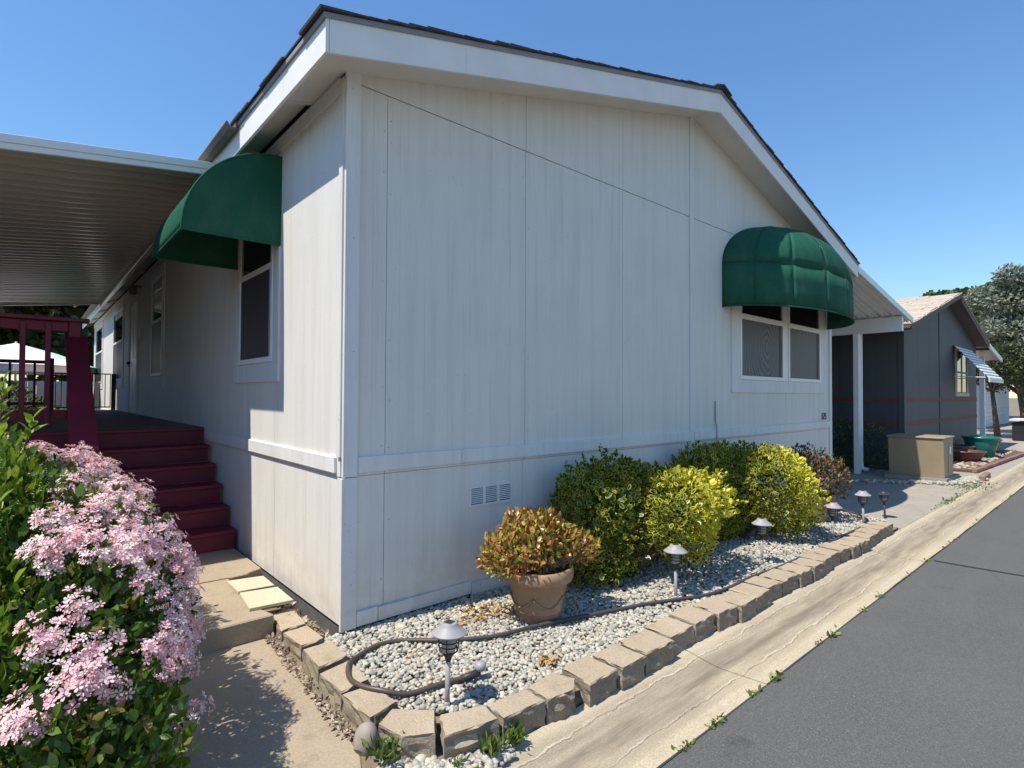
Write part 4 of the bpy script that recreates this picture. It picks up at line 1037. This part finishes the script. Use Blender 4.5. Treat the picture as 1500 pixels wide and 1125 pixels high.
shrub('euonymus_shrub', 'nearer of the two yellow and green variegated shrubs, beside the orange potted plant', (2.3, -.45, -.06),
      [((2.02, -.33, .48), (.36, .30, .44)), ((2.42, -.30, .60), (.50, .26, .35)), ((1.97, -.40, .22), (.30, .25, .30)), ((2.22, -.40, .40), (.34, .26, .42)),
       ((2.70, -.74, .56), (.36, .32, .30)), ((3.00, -.66, .52), (.32, .34, .30)), ((2.62, -.82, .36), (.28, .24, .24)), ((2.85, -.35, .40), (.40, .28, .40)), ((2.38, -.92, .52), (.24, .17, .17))],
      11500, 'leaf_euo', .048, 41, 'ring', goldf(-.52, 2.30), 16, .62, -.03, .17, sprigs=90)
shrub('euonymus_shrub', 'farther of the two yellow and green variegated shrubs, in front of the window wall', (4.3, -.45, -.06),
      [((3.82, -.30, .55), (.36, .26, .42)), ((4.25, -.30, .55), (.48, .26, .38)), ((4.70, -.30, .55), (.44, .26, .36)), ((3.98, -.36, .30), (.38, .26, .34)), ((4.25, -.38, .32), (.36, .26, .36)),
       ((4.55, -.72, .58), (.42, .34, .34)), ((4.65, -.82, .38), (.42, .32, .34)), ((4.85, -.62, .50), (.34, .32, .32))],
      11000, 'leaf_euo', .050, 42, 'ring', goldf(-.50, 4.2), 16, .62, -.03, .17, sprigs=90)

# pink flowering hawthorn in the left foreground
HB0 = [((-1.28, .10, .52), (.42, .55, .52)), ((-1.18, -.33, .50), (.34, .42, .50)), ((-1.32, .75, .62), (.42, .50, .46)), ((-1.48, .45, .76), (.36, .55, .40)),
      ((-1.45, -.25, .55), (.30, .45, .42)), ((-1.45, 1.15, .66), (.45, .42, .44)), ((-1.22, -.66, .40), (.28, .34, .46)), ((-1.25, -1.0, .18), (.26, .26, .36)), ((-1.75, 1.15, .82), (.45, .45, .42)), ((-1.02, .22, .42), (.24, .40, .36))]
HB = [((a[0]-.10, a[1], a[2]), b) for a, b in HB0]
hw = shrub('flowering_shrub', 'large shrub full of pink blossom beside the walkway, left foreground', (-1.4, .2, -.08), HB, 21000, 'leaf_haw', .052, 51, None, None, 30, .38, -.06, .14, spread=.7, upb=.3)
# blossom clusters
rng = np.random.default_rng(77)
p, nn = blob_points(HB, 7000, .99, 1.10, .14, .05, 78)
s_ = ((p[:, 0] > -1.42+.12*p[:, 1]) | (p[:, 1] > .85)) & ((nn[:, 0] > -.60) | (nn[:, 2] > .45)) & ((p[:, 2] > .40 - .12*(p[:, 0] > -1.05)) | (rng.random(len(p)) < .16)) & (p[:, 1] > -1.1)
cl = np.sin(p[:, 0]*5.2+1.0)*np.sin(p[:, 1]*4.1+.4)*np.cos(p[:, 2]*4.6) + .25*np.sin(p[:, 1]*9+p[:, 2]*7)
s_ &= (cl > -.16)
p, nn = p[s_][:560], nn[s_][:560]
cnt = 21
ctr = np.repeat(p + nn*.02, cnt, 0); nr = np.repeat(nn, cnt, 0)
off = unit(rng.normal(size=ctr.shape)); off = off*np.cbrt(rng.random(len(off)))[:, None]*np.array([.058, .058, .050])
fp = ctr + off + nr*.018
fn = unit(unit(off)*.7 + nr*.8 + np.array([0, 0, .25]) + rng.normal(size=off.shape)*.25)
PV, PF = [], []
for k in range(5):
    a = 2*math.pi*k/5
    def q(r, da, z): return (r*math.cos(a+da), r*math.sin(a+da), z)
    b0 = len(PV); PV += [q(.06, 0, 0), q(.33, -.46, .10), q(.56, -.22, .15), q(.56, .22, .15), q(.33, .46, .10)]; PF.append((b0, b0+1, b0+2, b0+3, b0+4))
dd = unit(np.cross(fn, rng.normal(size=fn.shape)))
tone = np.clip(np.repeat(rng.random(len(p))*.5+.2, cnt) + rng.normal(size=len(fp))*.2, 0, 1)
scatter('blossoms', PV, PF, fp, frames(dd, fn), .0255*(1+.22*rng.normal(size=len(fp))), 'petal', hw, 'stuff', {'rnd': tone})
# bronze young leaf rosettes between the blossoms
p2, n2 = blob_points(HB, 900, 1.0, 1.12, .14, .1, 79)
k_ = (p2[:, 0] > -1.7) & (n2[:, 2] > -.1)
p2, n2 = p2[k_][:70], n2[k_][:70]; ctr = np.repeat(p2, 7, 0); nr = np.repeat(n2, 7, 0)
d_ = unit(nr*.7 + rng.normal(size=nr.shape)*.42 + np.array([0, 0, .2]))
scatter('young_leaves', LEAF_V, LEAF_F, ctr, frames(d_, rng.normal(size=nr.shape)), .042*(1+.2*rng.normal(size=len(ctr))), 'leaf_haw', hw, 'stuff', {'rnd': np.clip(.95+.03*rng.normal(size=len(ctr)), .8, 1)})

# upright glossy green shrub at the very left, with pale bud sprays
GB = [((-1.82, -.10, .66), (.34, .46, .52)), ((-1.80, .40, .92), (.34, .46, .44)), ((-1.70, -.55, .44), (.28, .36, .42)), ((-1.60, -.66, .26), (.28, .34, .34)), ((-1.64, .12, .86), (.26, .38, .36)), ((-1.58, .05, .70), (.24, .34, .34)), ((-1.30, -.86, .12), (.28, .20, .30))]
gs = shrub('green_shrub', 'glossy bright green shrub with upright shoots and pale buds at the left picture edge', (-1.8, -.1, -.08), GB, 7500, 'leaf_green', .060, 61, None, None, 14, .6, -.06, .16, spread=.55, upb=.75)
mb = MB(); sh_p = []; sh_d = []
shoots = [(-1.63, .35, 1.10, 1.55), (-1.70, .20, 1.05, 1.42), (-1.60, .05, 1.0, 1.30), (-1.74, .55, 1.1, 1.62), (-1.58, -.30, .75, 1.05), (-1.55, .55, 1.05, 1.36)]
for x, y, za, zb in shoots:
    dx, dy = random.uniform(-.04, .07), random.uniform(-.05, .05)
    mb.tube([(x, y, za-.3), (x+dx*.5, y+dy*.5, (za+zb)/2), (x+dx, y+dy, zb)], [.007, .005, .003], 5)
    for k in range(22):
        f = k/21; a = k*2.4
        sh_p.append((x+dx*f, y+dy*f, za-.05+(zb-za+.05)*f)); sh_d.append((math.cos(a)*.7, math.sin(a)*.7, .8))
mb.build('shoots', 'bark', gs, 'stuff')
sh_d = unit(np.array(sh_d)+RNG.normal(size=(len(sh_d), 3))*.15)
scatter('shoot_leaves', LEAF_V, LEAF_F, np.array(sh_p), frames(sh_d, np.tile([0, 0, 1.0], (len(sh_p), 1))), .078*(1+.2*RNG.normal(size=len(sh_p))), 'leaf_green', gs, 'stuff', {'rnd': np.clip(.7+.2*RNG.normal(size=len(sh_p)), 0, 1)})
bp_, bn_ = blob_points(GB, 600, 1.0, 1.1, .1, .15, 63)
kk = bn_[:, 1] < .3; bp_ = bp_[kk][:34]
bc_ = np.repeat(bp_, 34, 0); o_ = RNG.normal(size=bc_.shape)*np.array([.03, .03, .045])
V, F = pebble(5, 1)
scatter('buds', V, F, bc_+o_, random_rot(len(bc_), RNG), .008*(1+.25*RNG.normal(size=len(bc_))), 'bud', gs, 'stuff')

# weeds
def weed(loc, label, n, size, upb, seed, spread=.03, mat='leaf_weed', hgt=.05):
    rng = np.random.default_rng(seed); t = thing('weed', label, 'weed', loc)
    f = rng.random(n); p = np.array(loc)+np.column_stack([rng.normal(size=(n, 2))*spread*(.3+f[:, None]), f*hgt])
    d = unit(np.column_stack([rng.normal(size=(n, 2)), np.full(n, upb)+rng.random(n)]))
    scatter('leaf_tuft', LEAF_V, LEAF_F, p, frames(d, rng.normal(size=(n, 3))), np.column_stack([size*(.5+rng.random(n)*.3), size*(.8+.5*rng.random(n)), size*np.ones(n)]), mat, t, 'stuff'); return t
weed((-.325, -1.185, -.10), 'small green weed growing between the river rock and the edging block', 120, .05, .8, 1, .040, hgt=.08)
weed((.06, -1.44, -.115), 'grassy green weed at the foot of the edging block, the left of two', 90, .05, 1.4, 2, .022, hgt=.05)
weed((.19, -1.455, -.115), 'grassy green weed at the foot of the edging block, the right of two', 90, .05, 1.4, 3, .022, hgt=.05)
weed((-.10, -1.42, -.115), 'tiny yellow green weed among the spilled pebbles', 40, .03, 1.0, 4, .015, hgt=.03)
rngw = np.random.default_rng(91)
xs = np.concatenate([rngw.normal(c, w, k) for c, w, k in ((.80, .04, 40), (1.10, .04, 60), (1.52, .03, 30), (1.78, .04, 80), (2.45, .03, 25), (2.65, .05, 60), (3.3, .03, 30), (3.75, .05, 35), (4.5, .10, 35), (5.2, .12, 30), (6.4, .3, 50), (8.0, .5, 60), (10.5, .8, 70))])
n = len(xs); pz_ = np.column_stack([xs, -1.952+rngw.normal(size=n)*.010, np.full(n, -.140)])
wd = scatter('edge_weeds', LEAF_V, LEAF_F, pz_, frames(unit(np.column_stack([rngw.normal(size=(n, 2)), .35+rngw.random(n)*.7])), rngw.normal(size=(n, 3))), .017*np.exp(rngw.normal(size=n)*.45), 'leaf_weed', None, 'stuff')
tag(wd, 'low weeds growing in the joint between gutter and asphalt', 'weeds')
xs = np.concatenate([rngw.normal(9.3, .5, 150), rngw.normal(11.3, .4, 260)]); n = len(xs)
wd = scatter('edge_weeds', LEAF_V, LEAF_F, np.column_stack([xs, -1.40+rngw.normal(size=n)*.03*(1+(xs > 10.4)*3), np.full(n, -.118)]), frames(unit(np.column_stack([rngw.normal(size=(n, 2)), .5+rngw.random(n)*.7])), rngw.normal(size=(n, 3))), .028*np.exp(rngw.normal(size=n)*.4), 'leaf_weed', None, 'stuff')
tag(wd, 'weeds along the driveway edge in front of the tan cabinet', 'weeds')

# ------------------------------------------------------------------ neighbour
nb = thing('neighbour_home', 'dark slate grey home with two red stripes and a tan shingle roof beyond the carport', 'house', (12.7, 0, 0))
nx0, nx1, nd = 12.70, 20.75, 17.0; nr_ = (nx0+nx1)/2+.2; nez, nrz = 3.05, 4.13
MB().prism([(nx0+.03, -.1), (nx1-.03, -.1), (nx1-.03, nez-.04), (nr_, nrz-.04), (nx0+.03, nez-.04)], 1, .03, nd).build('wall_core', 'core', nb)
nzf = lambda x: nez+(nrz-nez)*((x-nx0)/(nr_-nx0) if x < nr_ else (nx1-x)/(nx1-nr_))
xs = [nx0, 13.9, 14.95, 15.95, nr_+.2 if False else 17.0, 18.2, 19.4, nx1]
for a, b in zip(xs[:-1], xs[1:]):
    pl = [(a+.004, 0), (b-.004, 0), (b-.004, nzf(b))]
    if a < nr_ < b: pl.append((nr_, nrz))
    pl.append((a+.004, nzf(a)))
    MB().prism(pl, 1, 0, .025).build('siding_panel', 'greysiding', nb)
ys_ = [0.03, 1.25, 2.5, 3.75, 5, 6.25, 7.5, 8.75, 10, 11.25, 12.5, 13.75, 15, nd]
for a, b in zip(ys_[:-1], ys_[1:]): MB().box(nx0, nx0+.025, a+.003, b-.003, 0, nez).build('siding_panel', 'greysidingL', nb)
for z in (1.37, .845):
    MB().box(nx0+.1, nx1, -.012, .0015, z, z+.09).build('stripe_board', 'stripe', nb); MB().box(nx0-.012, nx0+.0015, .1, nd, z, z+.09).build('stripe_board', 'stripe', nb)
MB().box(nx0-.016, nx0+.09, -.018, .0012, 0, nez).build('corner_board', 'greysiding', nb); MB().box(nx0-.017, nx0+.001, .0013, .09, 0, nez).build('corner_board', 'greysidingL', nb)
MB().box(15.90, 15.96, -.014, .001, 0, nzf(15.93)-.02).build('batten', 'core', nb)
sl_ = (nrz-nez)/(nr_-nx0)
for s in (0, 1):
    xe = nx0-.60 if s == 0 else nx1+.28
    def zz(x): return nez+.02+sl_*((x-nx0) if s == 0 else (nx1-x))
    xr = nr_-.001 if s == 0 else nr_+.001
    MB().prism([(xe, zz(xe)), (xr, zz(xr)), (xr, zz(xr)+.06), (xe, zz(xe)+.06)], 1, -.28, nd+.2).build('roof_deck', 'brownfascia', nb)
    MB().prism([(xe, zz(xe)-.05), (xr, zz(xr)-.05), (xr, zz(xr)+.09), (xe, zz(xe)+.09)], 1, -.302, -.2805).build('fascia_board', 'brownfascia', nb)
    MB().box(*sorted((xe-.02*(1 if s == 0 else -1), xe-.001*(1 if s == 0 else -1))), -.302, nd+.2, zz(xe)-.05, zz(xe)+.06).build('fascia_board', 'brownfascia', nb)
    nC = 26; Lx = xr-xe
    for i in range(nC):
        mb = MB(); xa = xe+Lx*i/nC - .03*np.sign(Lx); xb = xe+Lx*(i+1)/nC + .02*np.sign(Lx); xb = min(xb, nr_) if s == 0 else max(xb, nr_)
        y = -.33
        while y < nd+.2:
            w = random.choice((.25, .3, .36, .45)); th = random.choice((.012, .018, .028)); yb = min(y+w, nd+.21)
            mb.hexa([(xa, y, zz(xa)+.075), (xb, y, zz(xb)+.062), (xb, yb, zz(xb)+.062), (xa, yb, zz(xa)+.075), (xa, y, zz(xa)+.075+th), (xb, y, zz(xb)+.062+th), (xb, yb, zz(xb)+.062+th), (xa, yb, zz(xa)+.075+th)]); y = yb
        mb.build('shingle_course', 'shingletan', nb)
# neighbour window and awning
nw = MB().box(17.85, 19.25, -.012, .01, 1.62, 2.80).build('window', 'glass', nb)
f = MB(); f.box(17.75, 17.88, -.03, .002, 1.55, 2.86).box(19.2, 19.33, -.03, .002, 1.55, 2.86).box(17.88, 19.2, -.0295, .002, 2.76, 2.86).box(17.70, 19.38, -.045, .002, 1.50, 1.60).box(18.50, 18.58, -.025, .002, 1.60, 2.76).box(17.88, 19.2, -.022, .002, 2.15, 2.20)
f.build('frame', 'cream', nw)
na = thing('metal_awning', 'white and dark striped slatted metal awning over the grey home window', 'awning', (18.5, -.5, 2.0))
for k in range(20):
    f0, f1 = k/20, (k+1)/20
    y0, z0_ = -.03-f0*.72, 2.88-f0*.90; y1, z1_ = -.03-f1*.72, 2.88-f1*.90
    lift = .012 if k % 2 else 0
    MB().hexa([(17.45, y0, z0_+lift), (19.65, y0, z0_+lift), (19.65, y1, z1_+lift), (17.45, y1, z1_+lift), (17.45, y0, z0_+.02+lift), (19.65, y0, z0_+.02+lift), (19.65, y1, z1_+.02+lift), (17.45, y1, z1_+.02+lift)]).build('slat', 'awnwhite' if k % 2 else 'awndark', na)
MB().box(17.44, 19.66, -.775, -.752, 1.88, 1.99).build('front_rail', 'awnwhite', na)
for x in (17.5, 19.6): MB().tube([(x, -.03, 2.05), (x, -.74, 2.0)], .012, 6).build('support_arm', 'awnwhite', na)
nc = thing('carport_cover', 'small cream carport roof with a white post at the right side of the grey home', 'carport', (21.9, .3, 0))
MB().hexa([(20.8, -.3, 3.04), (23.0, -.3, 2.72), (23.0, 8, 2.72), (20.8, 8, 3.04), (20.8, -.3, 3.1), (23.0, -.3, 2.78), (23.0, 8, 2.78), (20.8, 8, 3.1)]).build('roof_sheet', 'pan', nc)
MB().hexa([(20.8, -.34, 2.98), (23.05, -.34, 2.65), (23.05, -.302, 2.65), (20.8, -.302, 2.98), (20.8, -.34, 3.12), (23.05, -.34, 2.79), (23.05, -.302, 2.79), (20.8, -.302, 3.12)]).build('front_fascia', 'metalwhite', nc)
MB().box(21.75, 21.90, -.05, .08, -.1, 2.80).build('post', 'metalwhite', nc); MB().box(21.93, 22.02, -.03, .06, -.1, 2.78).build('downspout', 'metalwhite', nc)

# cabinet, hedge, pots, mulch
cb = thing('utility_cabinet', 'tan steel utility cabinet standing on the pad beside the carport driveway', 'cabinet', (11.7, -.5, -.12))
MB().box(11.25, 12.35, -1.00, -.02, -.11, -.03).build('concrete_pad', 'drive', cb)
MB().prism([(11.30, .0), (11.24, .66), (11.24, .70), (12.02, .70), (12.02, -.03), (11.30, -.03)], 1, -.96, -.08).build('cabinet_body', 'cabinet', cb, bevel=.008)
MB().prism([(11.215, .702), (11.215, .735), (12.04, .735), (12.04, .702)], 1, -.985, -.06).build('lid', 'cabinet', cb, bevel=.008)
MB().box(11.60, 11.90, -.967, -.961, .05, .60).build('door', 'cabinet', cb, bevel=.002); MB().box(11.68, 11.80, -.971, -.9675, .40, .54).build('notice_plate', 'metalwhite', cb)
hg = [((12.15, 1.0+i*.75, .42), (.42, .55, .50)) for i in range(6)]
shrub('hedge', 'dense dark green clipped hedge along the grey home, behind the carport post', (12.1, 2.5, -.1), [((12.2, .55, .40), (.40, .45, .52)), ((11.95, 1.0, .45), (.45, .5, .52))]+hg, 7000, 'leaf_hedge', .055, 71, None, None, 14, .7, -.1, .06, 'hedge')
def simple_pot(loc, r, h, mat, label, lip=.03):
    t = thing('garden_pot', label, 'pot', loc, 'glazed pots by the grey home')
    MB().lathe([(r*.62, 0), (r*.66, .01), (r*.9, h*.55), (r, h*.86), (r, h*.88), (r+lip, h*.9), (r+lip, h), (r-.02, h), (r-.05, h*.8)], loc, 24, True, False).build('pot_body', mat, t, smooth=True)
    MB().lathe([(.001, h*.82), (r-.03, h*.82)], loc, 20, False, False).build('potting_soil', 'soil', t)
simple_pot((17.0, -.65, -.09), .36, .56, 'teal', 'teal glazed round pot in front of the grey home')
simple_pot((15.45, -.55, -.10), .40, .30, 'brownglaze', 'low brown glazed bowl pot behind the tan cabinet')
simple_pot((16.25, -.20, -.08), .42, .34, 'brownglaze', 'brown glazed bowl close to the grey wall between cabinet and teal pot')
simple_pot((18.25, -.55, -.08), .33, .42, 'brownglaze', 'brown glazed pot just right of the teal pot')
struct('mulch_bed', MB().prism([(13.6, -1.0), (19.8, -1.22), (20.6, -.02), (13.4, -.02)], 2, -.2, -.068), 'mulch')
rngm = np.random.default_rng(8); n = 1500
mc = scatter('bark_mulch', *pebble(2, 1), np.column_stack([rngm.uniform(13.7, 20, n), rngm.uniform(-1.0, -.05, n), np.full(n, -.062)]), random_rot(n, rngm), .06*np.exp(rngm.normal(size=n)*.4), 'litter', None, 'stuff'); tag(mc, 'bark and stone mulch in the bed of the grey home', 'mulch')
be = thing('brick_edging', 'row of red bricks along the street side of the mulch bed', 'edging', (16, -1.1, -.1))
mb = MB().box(-.1, .1, -.04, .04, -.05, .012)
me = bpy.data.meshes.new('brick'); me.from_pydata(mb.v, [], mb.f); me.materials.append(M['brick'])
for i in range(29):
    x = 13.65+i*.212; y = -1.05-.035*(x-13.6)
    b = bpy.data.objects.new('brick', me); COL.objects.link(b); b.parent = be; b.location = (x-16, y+1.1, .045+random.uniform(-.008, .008)); b.rotation_euler = (0, 0, -.035+random.uniform(-.06, .06))
kb = MB().prism([(12.25, -1.40), (13.15, -1.36), (13.17, -1.26), (12.27, -1.30)], 2, -.15, -.03).build('brick_kerb', 'brick', None, bevel=.01); tag(kb, 'short red painted kerb piece at the driveway corner before the cabinet', 'kerb')
strip_scatter('gravel', [(10.2, .1), (10.9, -.5), (11.2, -1.0), (12.0, -1.15), (12.6, -1.2)], .10, 500, .05, 'gravel', -.10, pebble(12, 1), 26, 'loose pale stones on the ground around the tan cabinet', 'pebbles')

# ------------------------------------------------------------------ trees and far things
def tree(name, label, base, trunk_h, blobs, n, size, mat, seed, tr=.16, limbs=7, lump=.18, rmin=.35, upb=.1):
    t = thing(name, label, 'tree', base); rng = random.Random(seed)
    mb = MB(); top = (base[0]+rng.uniform(-.2, .2), base[1]+rng.uniform(-.2, .2), base[2]+trunk_h)
    mb.tube([base, tuple((base[i]*.5+top[i]*.5)+rng.uniform(-.06, .06) for i in range(3)), top], [tr, tr*.8, tr*.6], 9); mb.build('trunk', 'bark', t, smooth=True)
    for k in range(limbs):
        bc, br = blobs[k % len(blobs)]; tip = tuple(bc[i]+br[i]*rng.uniform(-.5, .5) for i in range(3))
        md = tuple(top[i]*.5+tip[i]*.5+rng.uniform(-.15, .15) for i in range(3))
        MB().tube([top, md, tip], [tr*.45, tr*.3, tr*.1], 6).build('limb', 'bark', t, smooth=True)
    p, nn = blob_points(blobs, n, rmin, 1.08, lump, None, seed)
    leaves('crown', t, mat, p, nn, size, 1.0, upb, .4, seed, 'quad' if size > .2 else None)
    return t
rr = random.Random(3)
def blobs_around(c, R, n, r, rng):
    out = []
    for i in range(n):
        a = rng.uniform(0, 6.28); e = rng.uniform(-.8, 1); q = rng.uniform(.35, .95); k = rng.uniform(.7, 1.3)*r
        out.append(((c[0]+R[0]*q*math.cos(a)*math.cos(e), c[1]+R[1]*q*math.sin(a)*math.cos(e), c[2]+R[2]*q*math.sin(e)), (k, k, k*.75)))
    return out
tree('cedar_tree', 'tall blue grey conifer behind the grey home at the right picture edge', (41, .4, -.2), 3.0,
     blobs_around((41, .6, 5.4), (3.2, 3.2, 3.9), 60, .80, rr), 60000, .19, 'leaf_cedar', 81, .28, 14, .25, .45, .0)
tree('broadleaf_tree', 'green leafy tree behind the conifer, showing above the grey home roof', (52, 5.6, -.2), 4.0, blobs_around((52, 5.4, 6.2), (4.6, 4.2, 3.2), 26, 1.4, rr)+blobs_around((56, 3.0, 8.0), (4, 4, 3.2), 16, 1.4, rr), 40000, .27, 'leaf_tree', 82, .3, 10, .2)
tree('small_tree', 'small dark tree with a bare trunk right of the striped awning', (27.2, .35, -.1), 1.8, blobs_around((27.4, .4, 2.75), (1.5, 1.3, .75), 14, .62, rr), 7000, .13, 'leaf_dark', 83, .11, 8, .2, .3)
tree('small_tree', 'dark bushy tree with a thick trunk at the far right edge of the picture', (31, -.1, -.1), 1.7, blobs_around((31.4, .1, 3.0), (2.2, 1.6, 1.1), 14, .8, rr), 7000, .15, 'leaf_dark', 84, .22, 8, .2, .3)
fh = thing('far_home', 'distant white sided home behind the small trees at the right', 'house', (33, 2, -.2))
MB().prism([(33, -.2), (44, -.2), (44, 2.9), (38.5, 4.0), (33, 2.9)], 1, 2.0, 14).build('wall', 'farwhite', fh)
for k in range(14): MB().box(32.96, 44.04, 1.965, 1.998, .05+k*.2, .235+k*.2).build('siding_board', 'farwhite', fh)
MB().prism([(32.7, 2.85), (38.5, 4.05), (44.3, 2.85), (44.3, 2.97), (38.5, 4.2), (32.7, 2.97)], 1, 1.7, 14.3).build('roof', 'shingletan', fh)
pb = thing('planter_box', 'white framed box with a dark front at the far right edge beyond the pots', 'planter', (26.2, -.6, -.12))
MB().box(25.7, 26.9, -.75, -.25, -.1, .55).build('box_body', 'black', pb)
fb = MB().box(25.64, 25.78, -.80, -.752, -.12, .62).box(26.82, 26.96, -.80, -.752, -.12, .62).box(25.78, 26.82, -.80, -.752, .50, .62).box(25.6, 27.0, -.82, -.2, .622, .68)
fb.build('frame', 'farwhite', pb)
# added home left of view, blocks sky light so the porch wall darkens
lh = thing('light_blocker_home', 'unseen brown sided home added left of the picture to block sky light from the porch', 'house', (-9, 6, 0))
MB().prism([(-13.6, -.1), (-5.6, -.1), (-5.6, 3.1), (-9.6, 4.2), (-13.6, 3.1)], 1, -.4, 18).build('wall', 'brownfascia', lh)
for k in range(12): MB().box(-5.602, -5.58, -.4, 18, .0+k*.25, .24+k*.25).build('siding_board', 'brownfascia', lh)
MB().prism([(-14, 3.0), (-9.6, 4.2), (-5.1, 3.0), (-5.1, 3.12), (-9.6, 4.35), (-14, 3.12)], 1, -.8, 18.4).build('roof', 'shingle', lh)
# behind the porch on the left
ub = thing('patio_umbrella', 'pale pink and mint green patio umbrella beyond the far end of the porch', 'umbrella', (-1.75, 16.5, 0))
segs = 8
for k in range(segs):
    a0, a1 = 2*math.pi*k/segs, 2*math.pi*(k+1)/segs; R_ = 1.75; c = (-1.75, 16.5)
    mb = MB(); pts = [(c[0], c[1], 2.82)] + [(c[0]+R_*f*math.cos(a), c[1]+R_*f*math.sin(a), 2.82-.62*f**1.25) for f in (.5, 1) for a in (a0, (a0+a1)/2, a1)]
    mb.add(pts, [(0, 1, 2), (0, 2, 3), (1, 4, 5, 2), (2, 5, 6, 3)])
    v0 = [(c[0]+R_*math.cos(a), c[1]+R_*math.sin(a), z) for a in (a0, a1) for z in (2.2, 2.02)]
    mb.add(v0, [(0, 1, 3, 2)])
    thick(mb.build('canopy_panel', 'umbrellag' if k in (0, 7) else 'umbrella', ub), .006)
MB().tube([(-1.75, 16.5, -.1), (-1.75, 16.5, 2.86)], .025, 8).build('pole', 'metalwhite', ub)
shw = thing('back_fence', 'bright white board fence beyond the porch and umbrella', 'fence', (-3, 19, 0))
for k in range(36):
    x = -6.5+k*.2; MB().box(x+.004, x+.196, 19.0, 19.03, -.1, 1.85).build('fence_board', 'farwhite', shw)
shrub('yard_shrub', 'leafy green shrub seen through the porch balusters', (-2.0, 14.0, -.1), [((-2.0, 14.0, .95), (.7, .6, .8)), ((-2.6, 14.3, 1.0), (.6, .6, .75)), ((-1.3, 14.6, .7), (.5, .5, .6))], 3500, 'leaf_tree', .11, 73, None, None, 10, .5, -.1, .15)
tree('shade_tree', 'big dark leafy tree behind the porch cover on the left', (-3.5, 25, -.2), 2.2, blobs_around((-3.0, 25, 4.6), (4.6, 3.0, 3.0), 26, 1.5, rr), 13000, .26, 'leaf_dark', 85, .25, 10, .2, .3)
tree('shade_tree', 'dark leafy tree filling the gap under the porch cover by the far house end', (1.6, 27, -.2), 2.2, blobs_around((1.2, 27, 4.0), (3.4, 2.6, 2.8), 20, 1.3, rr), 10000, .26, 'leaf_dark', 86, .22, 10, .2, .3)
